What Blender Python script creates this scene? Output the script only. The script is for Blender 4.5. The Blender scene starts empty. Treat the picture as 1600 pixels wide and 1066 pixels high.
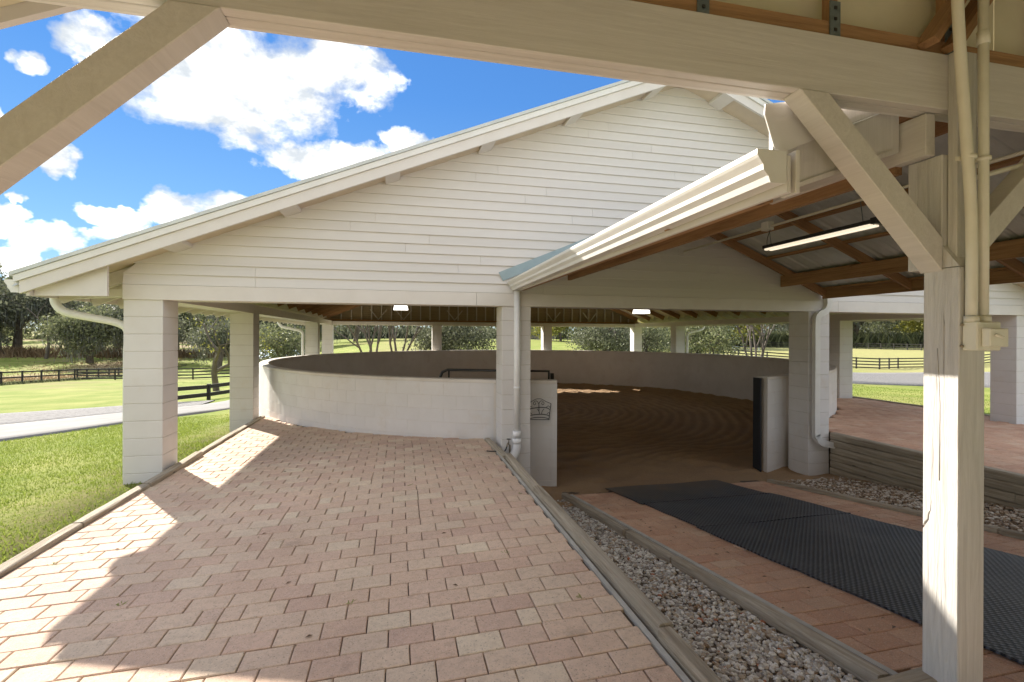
import bpy, bmesh, math, random
from mathutils import Vector, Matrix
R = random.Random(7)
sc = bpy.context.scene
col = sc.collection
# ------------------------------------------------------------------ camera, world, sun, exposure
TH = math.radians(12.97)
cd = bpy.data.cameras.new('camera'); cam = bpy.data.objects.new('camera', cd); col.objects.link(cam)
cd.sensor_width = 36; cd.lens = 36 * 760 / 1600; cd.clip_start = .05; cd.clip_end = 6000
cd.shift_y = -9.2 / 1600
cam.matrix_world = Matrix.Rotation(-TH, 4, 'Z') @ Matrix.Rotation(math.pi / 2, 4, 'X') @ Matrix.Rotation(.0042, 4, 'Z')
sc.camera = cam
SUN_DIR = Vector((-.58 * 0.8695, .8146 * 0.8695, 0.4939)).normalized()      # towards the sun
SUN_EL = math.asin(SUN_DIR.z); SUN_AZ = math.atan2(SUN_DIR.x, SUN_DIR.y)
w = bpy.data.worlds.new('World'); sc.world = w; w.use_nodes = True
sd = bpy.data.lights.new('sun', 'SUN'); so = bpy.data.objects.new('sun', sd); col.objects.link(so)
sd.energy = 2.0; sd.angle = math.radians(.55); sd.color = (1, .93, .82)
so.rotation_euler = SUN_DIR.to_track_quat('Z', 'Y').to_euler(); so.location = (-20, 30, 20)
SKY_STRENGTH = .15
EXPOSURE = 2.6
sc.view_settings.view_transform = 'Standard'; sc.view_settings.look = 'None'
sc.view_settings.exposure = EXPOSURE; sc.view_settings.gamma = 1; sc.view_settings.use_curve_mapping = False
try:
    sc.cycles.use_denoising = True; sc.cycles.max_bounces = 10; sc.cycles.diffuse_bounces = 6; sc.cycles.sample_clamp_indirect = 6
except Exception: pass

class NT:
    """small node-tree writer"""
    def __init__(s, nt): s.nt = nt; s.n = nt.nodes; s.l = nt.links
    def node(s, t, **k):
        n = s.n.new(t)
        for a, v in k.items(): setattr(n, a, v)
        return n
    def put(s, sock, v):
        if isinstance(v, bpy.types.NodeSocket): s.l.new(v, sock)
        elif v is not None: sock.default_value = v
    def math(s, op, a, b=None, c=None, clamp=False):
        n = s.node('ShaderNodeMath', operation=op, use_clamp=clamp)
        for i, v in enumerate((a, b, c)):
            if v is not None: s.put(n.inputs[i], v)
        return n.outputs[0]
    def mix(s, f, a, b, mode='MIX'):
        n = s.node('ShaderNodeMix', data_type='RGBA', blend_type=mode)
        s.put(n.inputs[0], f); s.put(n.inputs[6], a); s.put(n.inputs[7], b)
        return n.outputs[2]
    def noise(s, vec, scale, detail=4, rough=.55, dist=0):
        n = s.node('ShaderNodeTexNoise'); s.put(n.inputs['Vector'], vec)
        n.inputs['Scale'].default_value = scale; n.inputs['Detail'].default_value = detail
        n.inputs['Roughness'].default_value = rough; n.inputs['Distortion'].default_value = dist
        return n.outputs['Fac']
    def ramp(s, f, stops, interp='LINEAR'):
        n = s.node('ShaderNodeValToRGB'); s.put(n.inputs[0], f); cr = n.color_ramp; cr.interpolation = interp
        while len(cr.elements) > 2: cr.elements.remove(cr.elements[-1])
        for i, (p, c) in enumerate(stops):
            e = cr.elements[i] if i < 2 else cr.elements.new(p)
            e.position = p; e.color = tuple(c) + (1,) if len(c) == 3 else c
        return n.outputs[0]
    def rng(s, f, a, b, c=0., d=1.):
        n = s.node('ShaderNodeMapRange'); s.put(n.inputs[0], f)
        for i, v in enumerate((a, b, c, d)): n.inputs[i + 1].default_value = v
        return n.outputs[0]

# sky: Nishita plus cumulus drawn on the direction vector
t = NT(w.node_tree)
for n in list(t.n): t.n.remove(n)
out = t.node('ShaderNodeOutputWorld'); bg = t.node('ShaderNodeBackground'); t.l.new(bg.outputs[0], out.inputs[0])
sky = t.node('ShaderNodeTexSky'); sky.sky_type = 'NISHITA'; sky.sun_disc = False
sky.sun_elevation = SUN_EL; sky.sun_rotation = SUN_AZ; sky.air_density = 1.0; sky.dust_density = 0.0; sky.ozone_density = 3.0
tc = t.node('ShaderNodeTexCoord'); V = tc.outputs['Generated']
sx = t.node('ShaderNodeSeparateXYZ'); t.l.new(V, sx.inputs[0])
az = t.math('ARCTAN2', sx.outputs[0], sx.outputs[1]); el = t.math('ARCSINE', sx.outputs[2])
def warp(v, sc_, amt, off):
    cc = t.node('ShaderNodeCombineXYZ'); t.l.new(az, cc.inputs[0]); t.l.new(el, cc.inputs[1]); cc.inputs[2].default_value = off
    return t.math('ADD', v, t.math('MULTIPLY', t.math('SUBTRACT', t.noise(cc.outputs[0], sc_, 5, .6), .5), amt))
azw, elw = warp(az, 7, .26, 1.7), warp(el, 8, .11, 5.1)
cb = t.node('ShaderNodeCombineXYZ'); t.l.new(az, cb.inputs[0]); t.l.new(t.math('MULTIPLY', el, 1.5), cb.inputs[1])
A = cb.outputs[0]
n1 = t.noise(A, 5.5, 9, .6, .2); n2 = t.noise(A, 2.1, 4, .5)
clouds = [(-0.268, 0.438, 0.212, 0.081), (-0.356, 0.379, 0.102, 0.056), (-0.127, 0.486, 0.110, 0.044), (-0.504, 0.434, 0.061, 0.028), (-0.566, 0.384, 0.028, 0.016), (-0.514, 0.259, 0.034, 0.018), (-0.150, 0.323, 0.096, 0.030), (-0.031, 0.321, 0.103, 0.032), (0.032, 0.367, 0.060, 0.021), (-0.313, 0.222, 0.065, 0.032), (-0.442, 0.190, 0.054, 0.019), (-0.525, 0.136, 0.059, 0.026), (-0.566, 0.111, 0.044, 0.023), (-0.458, 0.151, 0.053, 0.014), (0.465, 0.460, 0.042, 0.014), (-0.621, 0.312, 0.045, 0.036), (-0.578, 0.198, 0.013, 0.008), (-0.409, 0.164, 0.067, 0.014), (-0.609, 0.166, 0.046, 0.020)]
m = None
for (a, e, wa, we) in clouds:
    da = t.math('DIVIDE', t.math('SUBTRACT', azw, a), wa); de = t.math('DIVIDE', t.math('SUBTRACT', elw, e), we)
    r2 = t.math('ADD', t.math('MULTIPLY', da, da), t.math('MULTIPLY', de, de))
    v = t.math('SUBTRACT', 1.15, r2)
    m = v if m is None else t.math('MAXIMUM', m, v)
m = t.math('MAXIMUM', m, -1.6)
gen = t.math('SUBTRACT', t.math('MULTIPLY', n2, 7.0), 2.9)          # the rest of the sky: cumulus out of view, thickened to add fill light
away = t.rng(t.math('ABSOLUTE', t.math('ADD', az, .25)), .85, 1.15)
hi = t.rng(el, .75, 1.0); away = t.math('MAXIMUM', away, hi)
m = t.math('ADD', t.math('MULTIPLY', m, t.math('SUBTRACT', 1.0, away)), t.math('MULTIPLY', gen, away))
dens = t.math('ADD', m, t.math('MULTIPLY', t.math('SUBTRACT', n1, .5), 5.0))
mask = t.rng(dens, -.1, .8)
low = t.noise(A, 3.3, 6, .6)
up = t.node('ShaderNodeMapping'); t.l.new(A, up.inputs[0]); up.inputs['Location'].default_value = (.03, -.05, 0)
n1u = t.noise(up.outputs[0], 5.5, 7, .6, .2)
shade = t.rng(t.math('ADD', t.math('MULTIPLY', t.math('SUBTRACT', n1, n1u), 1.3), t.math('MULTIPLY', low, .75)), .24, .52)
ccol = t.ramp(shade, [(0, (.40, .445, .50)), (.45, (.62, .65, .68)), (1, (1.25, 1.25, 1.25))])
hs = t.node('ShaderNodeHueSaturation'); hs.inputs['Saturation'].default_value = 1.2; hs.inputs['Value'].default_value = .215
t.l.new(sky.outputs[0], hs.inputs['Color'])
grad = t.ramp(t.rng(el, -.02, 1.3), [(0, (.44, .68, .90)), (.12, (.24, .49, .87)), (.35, (.10, .32, .86)), (1, (.05, .19, .68))])
hsky = t.mix(.7, hs.outputs[0], grad)
cm = t.mix(1.0, ccol, (2.15, 2.08, 1.98, 1), 'MULTIPLY')
skyc = t.mix(mask, hsky, cm)
t.l.new(skyc, bg.inputs[0]); bg.inputs[1].default_value = SKY_STRENGTH

# ------------------------------------------------------------------ materials
M = {}
def new_mat(name):
    m = bpy.data.materials.new(name); m.use_nodes = True; M[name] = m
    t = NT(m.node_tree); b = t.n['Principled BSDF']
    return m, t, b
def bump(t, b, h, strength=.3, dist=.01):
    n = t.node('ShaderNodeBump'); n.inputs['Strength'].default_value = strength; n.inputs['Distance'].default_value = dist
    t.l.new(h, n.inputs['Height']); t.l.new(n.outputs[0], b.inputs['Normal'])
def coords(t, kind='Object', scale=(1, 1, 1)):
    tc = t.node('ShaderNodeTexCoord')
    mp = t.node('ShaderNodeMapping'); t.l.new(tc.outputs[kind], mp.inputs[0]); mp.inputs['Scale'].default_value = scale
    return mp.outputs[0]
def pos(t, scale=(1, 1, 1)):
    g = t.node('ShaderNodeNewGeometry')
    mp = t.node('ShaderNodeMapping'); t.l.new(g.outputs['Position'], mp.inputs[0]); mp.inputs['Scale'].default_value = scale
    return mp.outputs[0]
def simple(name, c1, c2=None, rough=.6, scale=6, bs=.15, bscale=60, stretch=(1, 1, 1), metal=0, dist=.004, spec=.5, rnd=0, dirt=None):
    m, t, b = new_mat(name)
    p = pos(t, stretch)
    c2 = c2 or tuple(x * .82 for x in c1)
    c = t.mix(t.rng(t.noise(p, scale, 6, .6), .35, .7), c1 + (1,), c2 + (1,))
    if rnd:
        oi = t.node('ShaderNodeObjectInfo')
        c = t.mix(1.0, c, t.ramp(oi.outputs['Random'], [(0, (1 - rnd,) * 3), (1, (1, 1, 1))]), 'MULTIPLY')
    if dirt:
        c = t.mix(t.rng(t.noise(pos(t), 2.3, 8, .7), .56, .75, 0, .6), c, dirt + (1,))
    t.put(b.inputs['Base Color'], c); b.inputs['Roughness'].default_value = rough; b.inputs['Metallic'].default_value = metal
    b.inputs['Specular IOR Level'].default_value = spec
    if bs: bump(t, b, t.noise(p, bscale, 5, .6), bs, dist)
    return m
PAINT = (.70, .665, .63)
simple('block_paint', (.71, .685, .665), (.67, .64, .615), .75, 3, .35, 90, dist=.003, rnd=.04, dirt=(.62, .55, .47))
simple('plaster_paint', (.71, .66, .60), (.63, .575, .51), .8, 1.4, .35, 70, dist=.004, dirt=(.52, .44, .36))
simple('siding_paint', (.70, .675, .65), (.665, .635, .605), .6, 2, .2, 40, (.15, 1, 6), dist=.002, rnd=.05)
simple('siding_back', (.42, .33, .21), (.33, .25, .16), .8, 3, .3, 40, (.3, 1, 8))
simple('trim_paint', PAINT, (.66, .62, .58), .5, 4, .15, 30, dist=.002)
simple('mortar', (.60, .56, .51), None, .9)
simple('gutter_white', (.76, .75, .72), (.70, .68, .64), .35, 5, .03, 20)
simple('pvc_white', (.84, .83, .83), (.78, .77, .76), .35, 8, .03, 20)
simple('conduit_paint', (.76, .72, .60), (.70, .66, .54), .45, 9, .05, 40)
simple('metal_sheet', (.60, .62, .60), (.48, .50, .48), .45, 3, .05, 20, metal=.25)
simple('blue_metal', (.33, .42, .46), (.27, .36, .40), .5, 3, .05, 20, metal=.3)
simple('galvanised', (.20, .24, .25), (.12, .15, .16), .5, 30, .1, 60, metal=.6)
simple('soffit', (.66, .56, .44), (.55, .46, .35), .8, 3, .1, 30)
simple('panel_cream', (.66, .60, .44), (.60, .54, .38), .6, 3, .05, 20)
simple('black_metal', (.012, .012, .013), (.02, .018, .016), .4, 20, .05, 60)
simple('fence_black', (.018, .015, .013), (.04, .035, .03), .7, 8, .3, 30, dist=.005)
simple('concrete', (.50, .48, .44), (.36, .34, .30), .9, 5, .3, 80, dist=.003)
simple('dark_sand', (.07, .05, .035), (.13, .095, .065), .95, 20, .3, 150)
simple('brass', (.35, .30, .22), None, .4, metal=.8)
simple('rubber_black', (.02, .02, .022), None, .7)
simple('lamp_housing', (.03, .03, .03), None, .4)
simple('shed_wall', (.35, .33, .30), None, .8)
simple('vehicle_grey', (.30, .32, .34), None, .4)
def wood(name, c1, c2, axis, rough=.7, strength=.35, knots=True, rnd=.15):
    m, t, b = new_mat(name)
    st = {'X': (.6, 14, 14), 'Y': (14, .6, 14), 'Z': (14, 14, .6)}[axis]
    p = coords(t, 'Object', st)
    g = t.noise(p, 1.6, 8, .65, 1.2); g2 = t.noise(p, 6, 6, .7, .4)
    f = t.rng(t.math('ADD', t.math('MULTIPLY', g, .6), t.math('MULTIPLY', g2, .4)), .36, .64)
    c = t.mix(f, c1 + (1,), c2 + (1,))
    if knots:
        k = t.node('ShaderNodeTexVoronoi'); k.inputs['Scale'].default_value = 2.2
        t.l.new(coords(t, 'Object', tuple(x * .18 if x > 1 else x * 1.6 for x in st)), k.inputs['Vector'])
        c = t.mix(t.rng(k.outputs['Distance'], .03, .09, .8, 0), c, tuple(x * .35 for x in c2) + (1,))
    if rnd:
        oi = t.node('ShaderNodeObjectInfo')
        c = t.mix(1.0, c, t.ramp(oi.outputs['Random'], [(0, (1 - rnd,) * 3), (1, (1, 1, 1))]), 'MULTIPLY')
    t.put(b.inputs['Base Color'], c); b.inputs['Roughness'].default_value = rough
    bump(t, b, f, strength, .004)
for a in 'XYZ':
    wood('beam_brown_' + a, (.44, .25, .115), (.22, .11, .045), a)
    wood('timber_grey_' + a, (.56, .49, .385), (.27, .215, .15), a, .9, 1.3)
    wood('paint_wood_' + a, (.66, .62, .57), (.56, .52, .47), a, .55, .25, False, .03)
def paint_post():
    m, t, b = new_mat('paint_post')
    p = coords(t, 'Object', (16, 16, .9)); g = t.noise(p, 2.0, 9, .7, 1.0)
    crack = t.rng(t.noise(coords(t, 'Object', (30, 30, .7)), 1.0, 3, .5, .8), .655, .665)
    c = t.mix(t.rng(g, .4, .65), (.62, .595, .56, 1), (.50, .475, .44, 1))
    c = t.mix(t.math('MULTIPLY', crack, .5), c, (.40, .33, .26, 1))
    t.put(b.inputs['Base Color'], c); b.inputs['Roughness'].default_value = .55
    bump(t, b, t.math('SUBTRACT', g, crack), 1.0, .007)
paint_post()
PAVE = [(0, (.65, .45, .34)), (.22, (.69, .50, .37)), (.45, (.72, .55, .41)), (.66, (.66, .46, .35)), (.86, (.76, .62, .46)), (1, (.60, .40, .31))]
PATH = [(0, (.56, .31, .20)), (.25, (.62, .36, .23)), (.5, (.67, .42, .28)), (.75, (.59, .34, .22)), (1, (.70, .48, .33))]
def paver(name, stops, island, moss=False):
    m, t, b = new_mat(name)
    if island: r = t.node('ShaderNodeNewGeometry').outputs['Random Per Island']
    else: r = t.node('ShaderNodeObjectInfo').outputs['Random']
    c = t.ramp(r, stops)
    p = pos(t)
    big = t.noise(p, .9, 4, .6); fine = t.noise(p, 150, 4, .75); mid = t.noise(p, 26, 5, .65)
    c = t.mix(t.rng(big, .35, .7), c, t.mix(1.0, c, (.80, .78, .77, 1), 'MULTIPLY'))
    c = t.mix(t.rng(mid, .45, .75, 0, .35), c, (.30, .21, .15, 1))
    c = t.mix(t.rng(fine, .54, .68, 0, .55), c, (.84, .74, .62, 1))
    c = t.mix(t.rng(t.noise(p, 95, 4, .7), .57, .68, 0, .7), c, (.20, .14, .11, 1))
    c = t.mix(t.rng(t.noise(p, 3.1, 8, .72), .60, .72, 0, .45), c, (.27, .20, .15, 1))
    t.put(b.inputs['Base Color'], c); b.inputs['Roughness'].default_value = .88
    h = t.math('ADD', t.math('MULTIPLY', fine, .5), mid)
    bump(t, b, h, .8, .005)
paver('paver', PAVE, False); paver('paver_mass', PAVE, True)
paver('brick_paver', PATH, False); paver('brick_paver_mass', PATH, True)
def stones(name, stops):
    m, t, b = new_mat(name)
    r = t.node('ShaderNodeNewGeometry').outputs['Random Per Island']
    c = t.ramp(r, stops, 'CONSTANT'); p = pos(t)
    c = t.mix(t.rng(t.noise(p, 90, 4, .6), .4, .7, 0, .5), c, (.30, .24, .18, 1))
    t.put(b.inputs['Base Color'], c); b.inputs['Roughness'].default_value = .8
stones('gravel_white', [(0, (.52, .50, .46)), (.25, (.72, .69, .64)), (.42, (.36, .33, .30)), (.62, (.78, .76, .72)), (.78, (.46, .38, .29)), (.94, (.30, .20, .12)), (.988, (.42, .14, .06))])
stones('gravel_brown', [(0, (.55, .48, .40)), (.25, (.22, .14, .08)), (.5, (.34, .24, .15)), (.68, (.70, .64, .56)), (.85, (.42, .31, .21))])
def ground_mat():
    m, t, b = new_mat('grass_ground')
    p = pos(t); a = t.noise(p, .35, 6, .65); f = t.noise(p, 14, 6, .7); g = t.noise(p, .06, 4, .6)
    c = t.mix(t.rng(f, .3, .7), (.15, .20, .035, 1), (.24, .29, .065, 1))
    c = t.mix(t.rng(a, .42, .66, 0, .75), c, (.36, .35, .12, 1))
    c = t.mix(t.rng(g, .52, .66, 0, .6), c, (.26, .21, .10, 1))
    c = t.mix(t.rng(t.noise(p, 2.2, 6, .7), .62, .75, 0, .55), c, (.20, .145, .075, 1))
    s_ = t.node('ShaderNodeSeparateXYZ'); t.l.new(pos(t), s_.inputs[0])
    worn = t.math('MULTIPLY', t.math('MULTIPLY', t.rng(s_.outputs[0], -4.6, -3.1), t.rng(s_.outputs[0], 4, 3)), t.rng(t.noise(p, 2.6, 6, .7), .42, .56))
    c = t.mix(t.math('MULTIPLY', worn, .5), c, (.34, .27, .15, 1))
    dry = t.math('MULTIPLY', t.rng(s_.outputs[0], 36, 60), t.rng(t.math('SUBTRACT', s_.outputs[1], s_.outputs[0]), 60, 25))
    c = t.mix(t.math('MULTIPLY', dry, .8), c, (.36, .34, .15, 1))
    rough = t.math('MULTIPLY', t.rng(s_.outputs[0], -36, -39), t.rng(t.noise(p, .09, 6, .62), .47, .56))
    c = t.mix(t.math('MULTIPLY', rough, .85), c, (.33, .25, .15, 1))
    t.put(b.inputs['Base Color'], c); b.inputs['Roughness'].default_value = 1; b.inputs['Specular IOR Level'].default_value = .1
    bump(t, b, f, .8, .05)
ground_mat()
def foliage(name, a, c_, tr=.35):
    m, t, b = new_mat(name)
    r = t.node('ShaderNodeNewGeometry').outputs['Random Per Island']
    c = t.ramp(r, [(0, a), (.6, tuple((x + y) / 2 for x, y in zip(a, c_))), (1, c_)])
    t.put(b.inputs['Base Color'], c); b.inputs['Roughness'].default_value = .6; b.inputs['Specular IOR Level'].default_value = .3
    tl = t.node('ShaderNodeBsdfTranslucent'); t.put(tl.inputs[0], c)
    mx = t.node('ShaderNodeMixShader'); mx.inputs[0].default_value = tr
    t.l.new(b.outputs[0], mx.inputs[1]); t.l.new(tl.outputs[0], mx.inputs[2])
    t.l.new(mx.outputs[0], t.n['Material Output'].inputs[0])
foliage('leaf_oak', (.07, .08, .045), (.24, .25, .16))
foliage('leaf_oak_light', (.09, .11, .05), (.28, .29, .15))
foliage('leaf_yellow', (.16, .17, .03), (.32, .30, .07))
foliage('leaf_dry', (.20, .13, .07), (.32, .24, .14))
foliage('leaf_litter', (.13, .08, .045), (.34, .24, .15), .1)
foliage('moss', (.13, .14, .12), (.24, .25, .21))
foliage('grass_blade', (.16, .22, .03), (.31, .36, .08), .4)
simple('bark', (.16, .13, .105), (.08, .065, .05), .9, 5, .8, 18, (1, 1, .3), dist=.03)
simple('bark_pale', (.15, .125, .10), (.085, .068, .055), .85, 5, .4, 14, (1, 1, .3), dist=.02)
simple('road_concrete', (.21, .20, .19), (.155, .15, .14), .9, 1.5, .3, 60)
simple('road_gravel', (.25, .24, .23), (.10, .095, .09), .95, 9, .8, 50, dist=.03)
def dirt_mat():
    m, t, b = new_mat('arena_dirt')
    p = pos(t); a = t.noise(p, .8, 6, .6); f = t.noise(p, 60, 6, .75)
    c = t.mix(t.rng(a, .35, .7), (.44, .29, .155, 1), (.34, .215, .115, 1))
    c = t.mix(t.rng(f, .42, .7, 0, .6), c, (.20, .115, .06, 1))
    c = t.mix(t.rng(t.noise(p, 130, 2, .5), .68, .75, 0, .7), c, (.45, .33, .20, 1))
    at = t.node('ShaderNodeAttribute'); at.attribute_name = 'furrow_shade'
    c = t.mix(t.rng(at.outputs['Fac'], .35, 1, 0, .45), c, (.17, .10, .052, 1))  # shading of the furrows mixed into the dirt colour
    t.put(b.inputs['Base Color'], c); b.inputs['Roughness'].default_value = .95
    bump(t, b, f, .7, .02)
dirt_mat()
def mat_mat():
    m, t, b = new_mat('rubber_mat')
    p = pos(t, (1, 1, 1))
    sp = t.node('ShaderNodeSeparateXYZ'); t.l.new(p, sp.inputs[0])
    k = 2 * math.pi / .044
    sxn = t.math('SINE', t.math('MULTIPLY', sp.outputs[0], k)); syn = t.math('SINE', t.math('MULTIPLY', sp.outputs[1], k))
    h = t.rng(t.math('MULTIPLY', sxn, syn), -.15, .45)
    d = t.noise(p, 1.6, 5, .65)
    c = t.mix(h, (.012, .012, .014, 1), (.095, .104, .122, 1))
    c = t.mix(t.rng(d, .42, .7, 0, .4), c, (.13, .125, .125, 1))
    # dust carried out of the ring
    du = t.rng(t.math('ADD', sp.outputs[1], t.math('MULTIPLY', t.math('SUBTRACT', t.noise(p, 3, 5, .6), .5), 1.6)), 5.3, 6.4, 0, .8)
    c = t.mix(du, c, (.13, .085, .045, 1))
    t.put(b.inputs['Base Color'], c); b.inputs['Roughness'].default_value = .55
    bump(t, b, h, .9, .008)
mat_mat()
def emis(name, c, s):
    m, t, b = new_mat(name); t.put(b.inputs['Base Color'], (.9, .9, .9, 1))
    b.inputs['Emission Color'].default_value = c + (1,); b.inputs['Emission Strength'].default_value = s
emis('lamp_glow', (1, .96, .88), .5); emis('tube_glow', (1, .84, .62), .155)

# ------------------------------------------------------------------ object helpers
def link(name, me, mat=None, parent=None):
    o = bpy.data.objects.new(name, me); col.objects.link(o)
    if mat and me is not None and not me.materials: me.materials.append(M[mat])
    if parent is not None: o.parent = parent
    return o
def mesh(name, vs, fs, smooth=False):
    me = bpy.data.meshes.new(name); me.from_pydata([tuple(v) for v in vs], [], fs); me.update()
    if smooth: me.polygons.foreach_set('use_smooth', [True] * len(me.polygons))
    return me
def obj(name, vs, fs, mat, parent=None, smooth=False): return link(name, mesh(name, vs, fs, smooth), mat, parent)
def thing(name, label, cat, loc=(0, 0, 0), group=None):
    o = bpy.data.objects.new(name, None); col.objects.link(o); o.empty_display_size = .2
    o.location = loc; o['label'] = label; o['category'] = cat
    if group: o['group'] = group
    PAR.clear(); PAR.append(Vector(loc)); o['_o'] = 0; del o['_o']
    return o
PAR = [Vector((0, 0, 0))]
def tag(o, label, cat, group=None, kind=None):
    if label: o['label'] = label
    if cat: o['category'] = cat
    if group: o['group'] = group
    if kind: o['kind'] = kind
    return o
BOXF = [(0, 3, 2, 1), (4, 5, 6, 7), (0, 1, 5, 4), (1, 2, 6, 5), (2, 3, 7, 6), (3, 0, 4, 7)]
def boxmesh(name, sx, sy, sz, bev=0, seg=1):
    vs = [(x * sx / 2, y * sy / 2, z * sz / 2) for z in (-1, 1) for x, y in ((-1, -1), (1, -1), (1, 1), (-1, 1))]
    me = mesh(name, vs, BOXF)
    if bev:
        bm = bmesh.new(); bm.from_mesh(me)
        bmesh.ops.bevel(bm, geom=list(bm.edges), offset=bev, segments=seg, affect='EDGES', profile=.7)
        bm.to_mesh(me); bm.free()
    return me
def box(name, x0, x1, y0, y1, z0, z1, mat, parent=None, bev=0, seg=1):
    o = link(name, boxmesh(name, x1 - x0, y1 - y0, z1 - z0, bev, seg), mat, None)
    c = Vector(((x0 + x1) / 2, (y0 + y1) / 2, (z0 + z1) / 2))
    if parent is not None:
        o.parent = parent; c = c - world_loc(parent)
    o.location = c
    return o
def world_loc(o):
    v = Vector((0, 0, 0))
    while o is not None: v += o.location; o = o.parent
    return v
def bar(name, p, q, w, h, mat, parent=None, bev=0, up=(0, 0, 1)):
    """rectangular member from p to q; local Z runs along it, w sideways, h along 'up'"""
    p, q = Vector(p), Vector(q); d = q - p; L = d.length; z = d.normalized(); u = Vector(up)
    x = u.cross(z); x = x.normalized() if x.length > 1e-4 else Vector((1, 0, 0)); y = z.cross(x)
    o = link(name, boxmesh(name, w, h, L, bev), mat)
    mt = Matrix((x, y, z)).transposed().to_4x4(); mt.translation = (p + q) / 2
    if parent is not None: o.parent = parent; mt.translation = mt.translation - world_loc(parent)
    o.matrix_basis = mt
    return o
def prism(name, pts, axis, a, b, mat, parent=None):
    """closed polygon pts (2-D) extruded along axis from a to b. axis X: pts=(y,z); Y: pts=(x,z); Z: pts=(x,y)"""
    f = {'X': lambda p, k: (k, p[0], p[1]), 'Y': lambda p, k: (p[0], k, p[1]), 'Z': lambda p, k: (p[0], p[1], k)}[axis]
    n = len(pts); vs = [f(p, a) for p in pts] + [f(p, b) for p in pts]
    c = sum((Vector(v) for v in vs), Vector()) / len(vs)
    fs = [tuple(range(n - 1, -1, -1)), tuple(range(n, 2 * n))] + [(i, (i + 1) % n, n + (i + 1) % n, n + i) for i in range(n)]
    me = mesh(name, [Vector(v) - c for v in vs], fs)
    bm = bmesh.new(); bm.from_mesh(me); bmesh.ops.recalc_face_normals(bm, faces=bm.faces); bm.to_mesh(me); bm.free()
    o = link(name, me, mat)
    if parent is not None: o.parent = parent; c = c - world_loc(parent)
    o.location = c
    return o
def tubegeo(pts, rs, n=10, cap=True):
    pts = [Vector(p) for p in pts]
    if not isinstance(rs, (list, tuple)): rs = [rs] * len(pts)
    vs, fs = [], []; ref = None
    for i, p in enumerate(pts):
        a = pts[max(i - 1, 0)]; b = pts[min(i + 1, len(pts) - 1)]; d = (b - a).normalized()
        if ref is None: ref = d.orthogonal().normalized()
        ref = (ref - d * ref.dot(d)); ref = ref.normalized() if ref.length > 1e-5 else d.orthogonal().normalized()
        s = d.cross(ref)
        for k in range(n):
            an = 2 * math.pi * k / n; vs.append(p + (ref * math.cos(an) + s * math.sin(an)) * rs[i])
    for i in range(len(pts) - 1):
        for k in range(n):
            k2 = (k + 1) % n; fs.append((i * n + k, i * n + k2, (i + 1) * n + k2, (i + 1) * n + k))
    if cap:
        fs.append(tuple(range(n - 1, -1, -1))); fs.append(tuple((len(pts) - 1) * n + k for k in range(n)))
    return vs, fs
def smooth_path(pts, k=4):
    pts = [Vector(p) for p in pts]; out = []
    P = [pts[0]] + pts + [pts[-1]]
    for i in range(1, len(P) - 2):
        for j in range(k):
            u = j / k
            a, b, c, d = P[i - 1], P[i], P[i + 1], P[i + 2]
            out.append(.5 * ((2 * b) + (c - a) * u + (2 * a - 5 * b + 4 * c - d) * u * u + (3 * b - a - 3 * c + d) * u ** 3))
    return out + [pts[-1]]
def tube(name, pts, r, mat, parent=None, n=12, smooth=True):
    vs, fs = tubegeo(pts, r, n)
    if parent is not None:
        c = world_loc(parent); vs = [v - c for v in vs]
    me = mesh(name, vs, fs, smooth)
    return link(name, me, mat, parent)
class MB:
    def __init__(s): s.v = []; s.f = []
    def add(s, vs, fs):
        o = len(s.v); s.v += [tuple(v) for v in vs]; s.f += [tuple(i + o for i in f) for f in fs]
    def box(s, x0, x1, y0, y1, z0, z1):
        s.add([(x, y, z) for z in (z0, z1) for x, y in ((x0, y0), (x1, y0), (x1, y1), (x0, y1))], BOXF)
    def build(s, name, mat, parent=None, smooth=False):
        if parent is not None:
            c = world_loc(parent); s.v = [(a - c.x, b - c.y, d - c.z) for a, b, d in s.v]
        return obj(name, s.v, s.f, mat, parent, smooth)

# ------------------------------------------------------------------ terrain
KN = [(-180, [(0, -1.65), (3000, -1.65)]), (-100, [(0, -1.65), (3000, -2)]),
 (-32, [(0, -1.6), (5, -1.66), (14, -2.15), (25, -2.9), (40, -3.6), (72, -5.2), (91, -5.9), (150, -3.4), (200, -1.5), (400, 1), (3000, 4)]),
 (-19, [(0, -1.6), (6, -1.66), (15, -2.15), (25, -2.85), (36, -3.5), (82, -6.1), (130, -4.5), (200, -1.8), (400, 1), (3000, 4)]),
 (0, [(0, -1.6), (16, -1.7), (24, -2.0), (60, -1.9), (120, -1.6), (200, -1.2), (400, 1), (3000, 4)]),
 (18, [(0, -1.6), (16, -1.7), (24, -2.0), (60, -2.2), (120, -2.0), (200, -1.3), (400, 1), (3000, 4)]),
 (28, [(0, -1.6), (16, -1.7), (26, -2.1), (60, -2.5), (125, -3.0), (200, -2), (400, 1), (3000, 4)]),
 (51, [(0, -1.6), (14, -1.8), (25, -2.3), (45, -3.2), (80, -4.1), (132, -2.8), (200, -1.5), (400, 1), (3000, 4)]),
 (100, [(0, -1.65), (3000, -2)]), (180, [(0, -1.65), (3000, -1.65)])]
def ip(tb, x):
    if x <= tb[0][0]: return tb[0][1]
    for (a, b), (e, f) in zip(tb, tb[1:]):
        if x <= e: return b + (f - b) * (x - a) / (e - a)
    return tb[-1][1]
def terr(X, Y):
    r = math.hypot(X, Y); p = math.degrees(math.atan2(X, Y))
    for (a, u), (b, v) in zip(KN, KN[1:]):
        if p <= b:
            k = (p - a) / (b - a); k = k * k * (3 - 2 * k); return ip(u, r) * (1 - k) + ip(v, r) * k
    return -1.65
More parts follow.
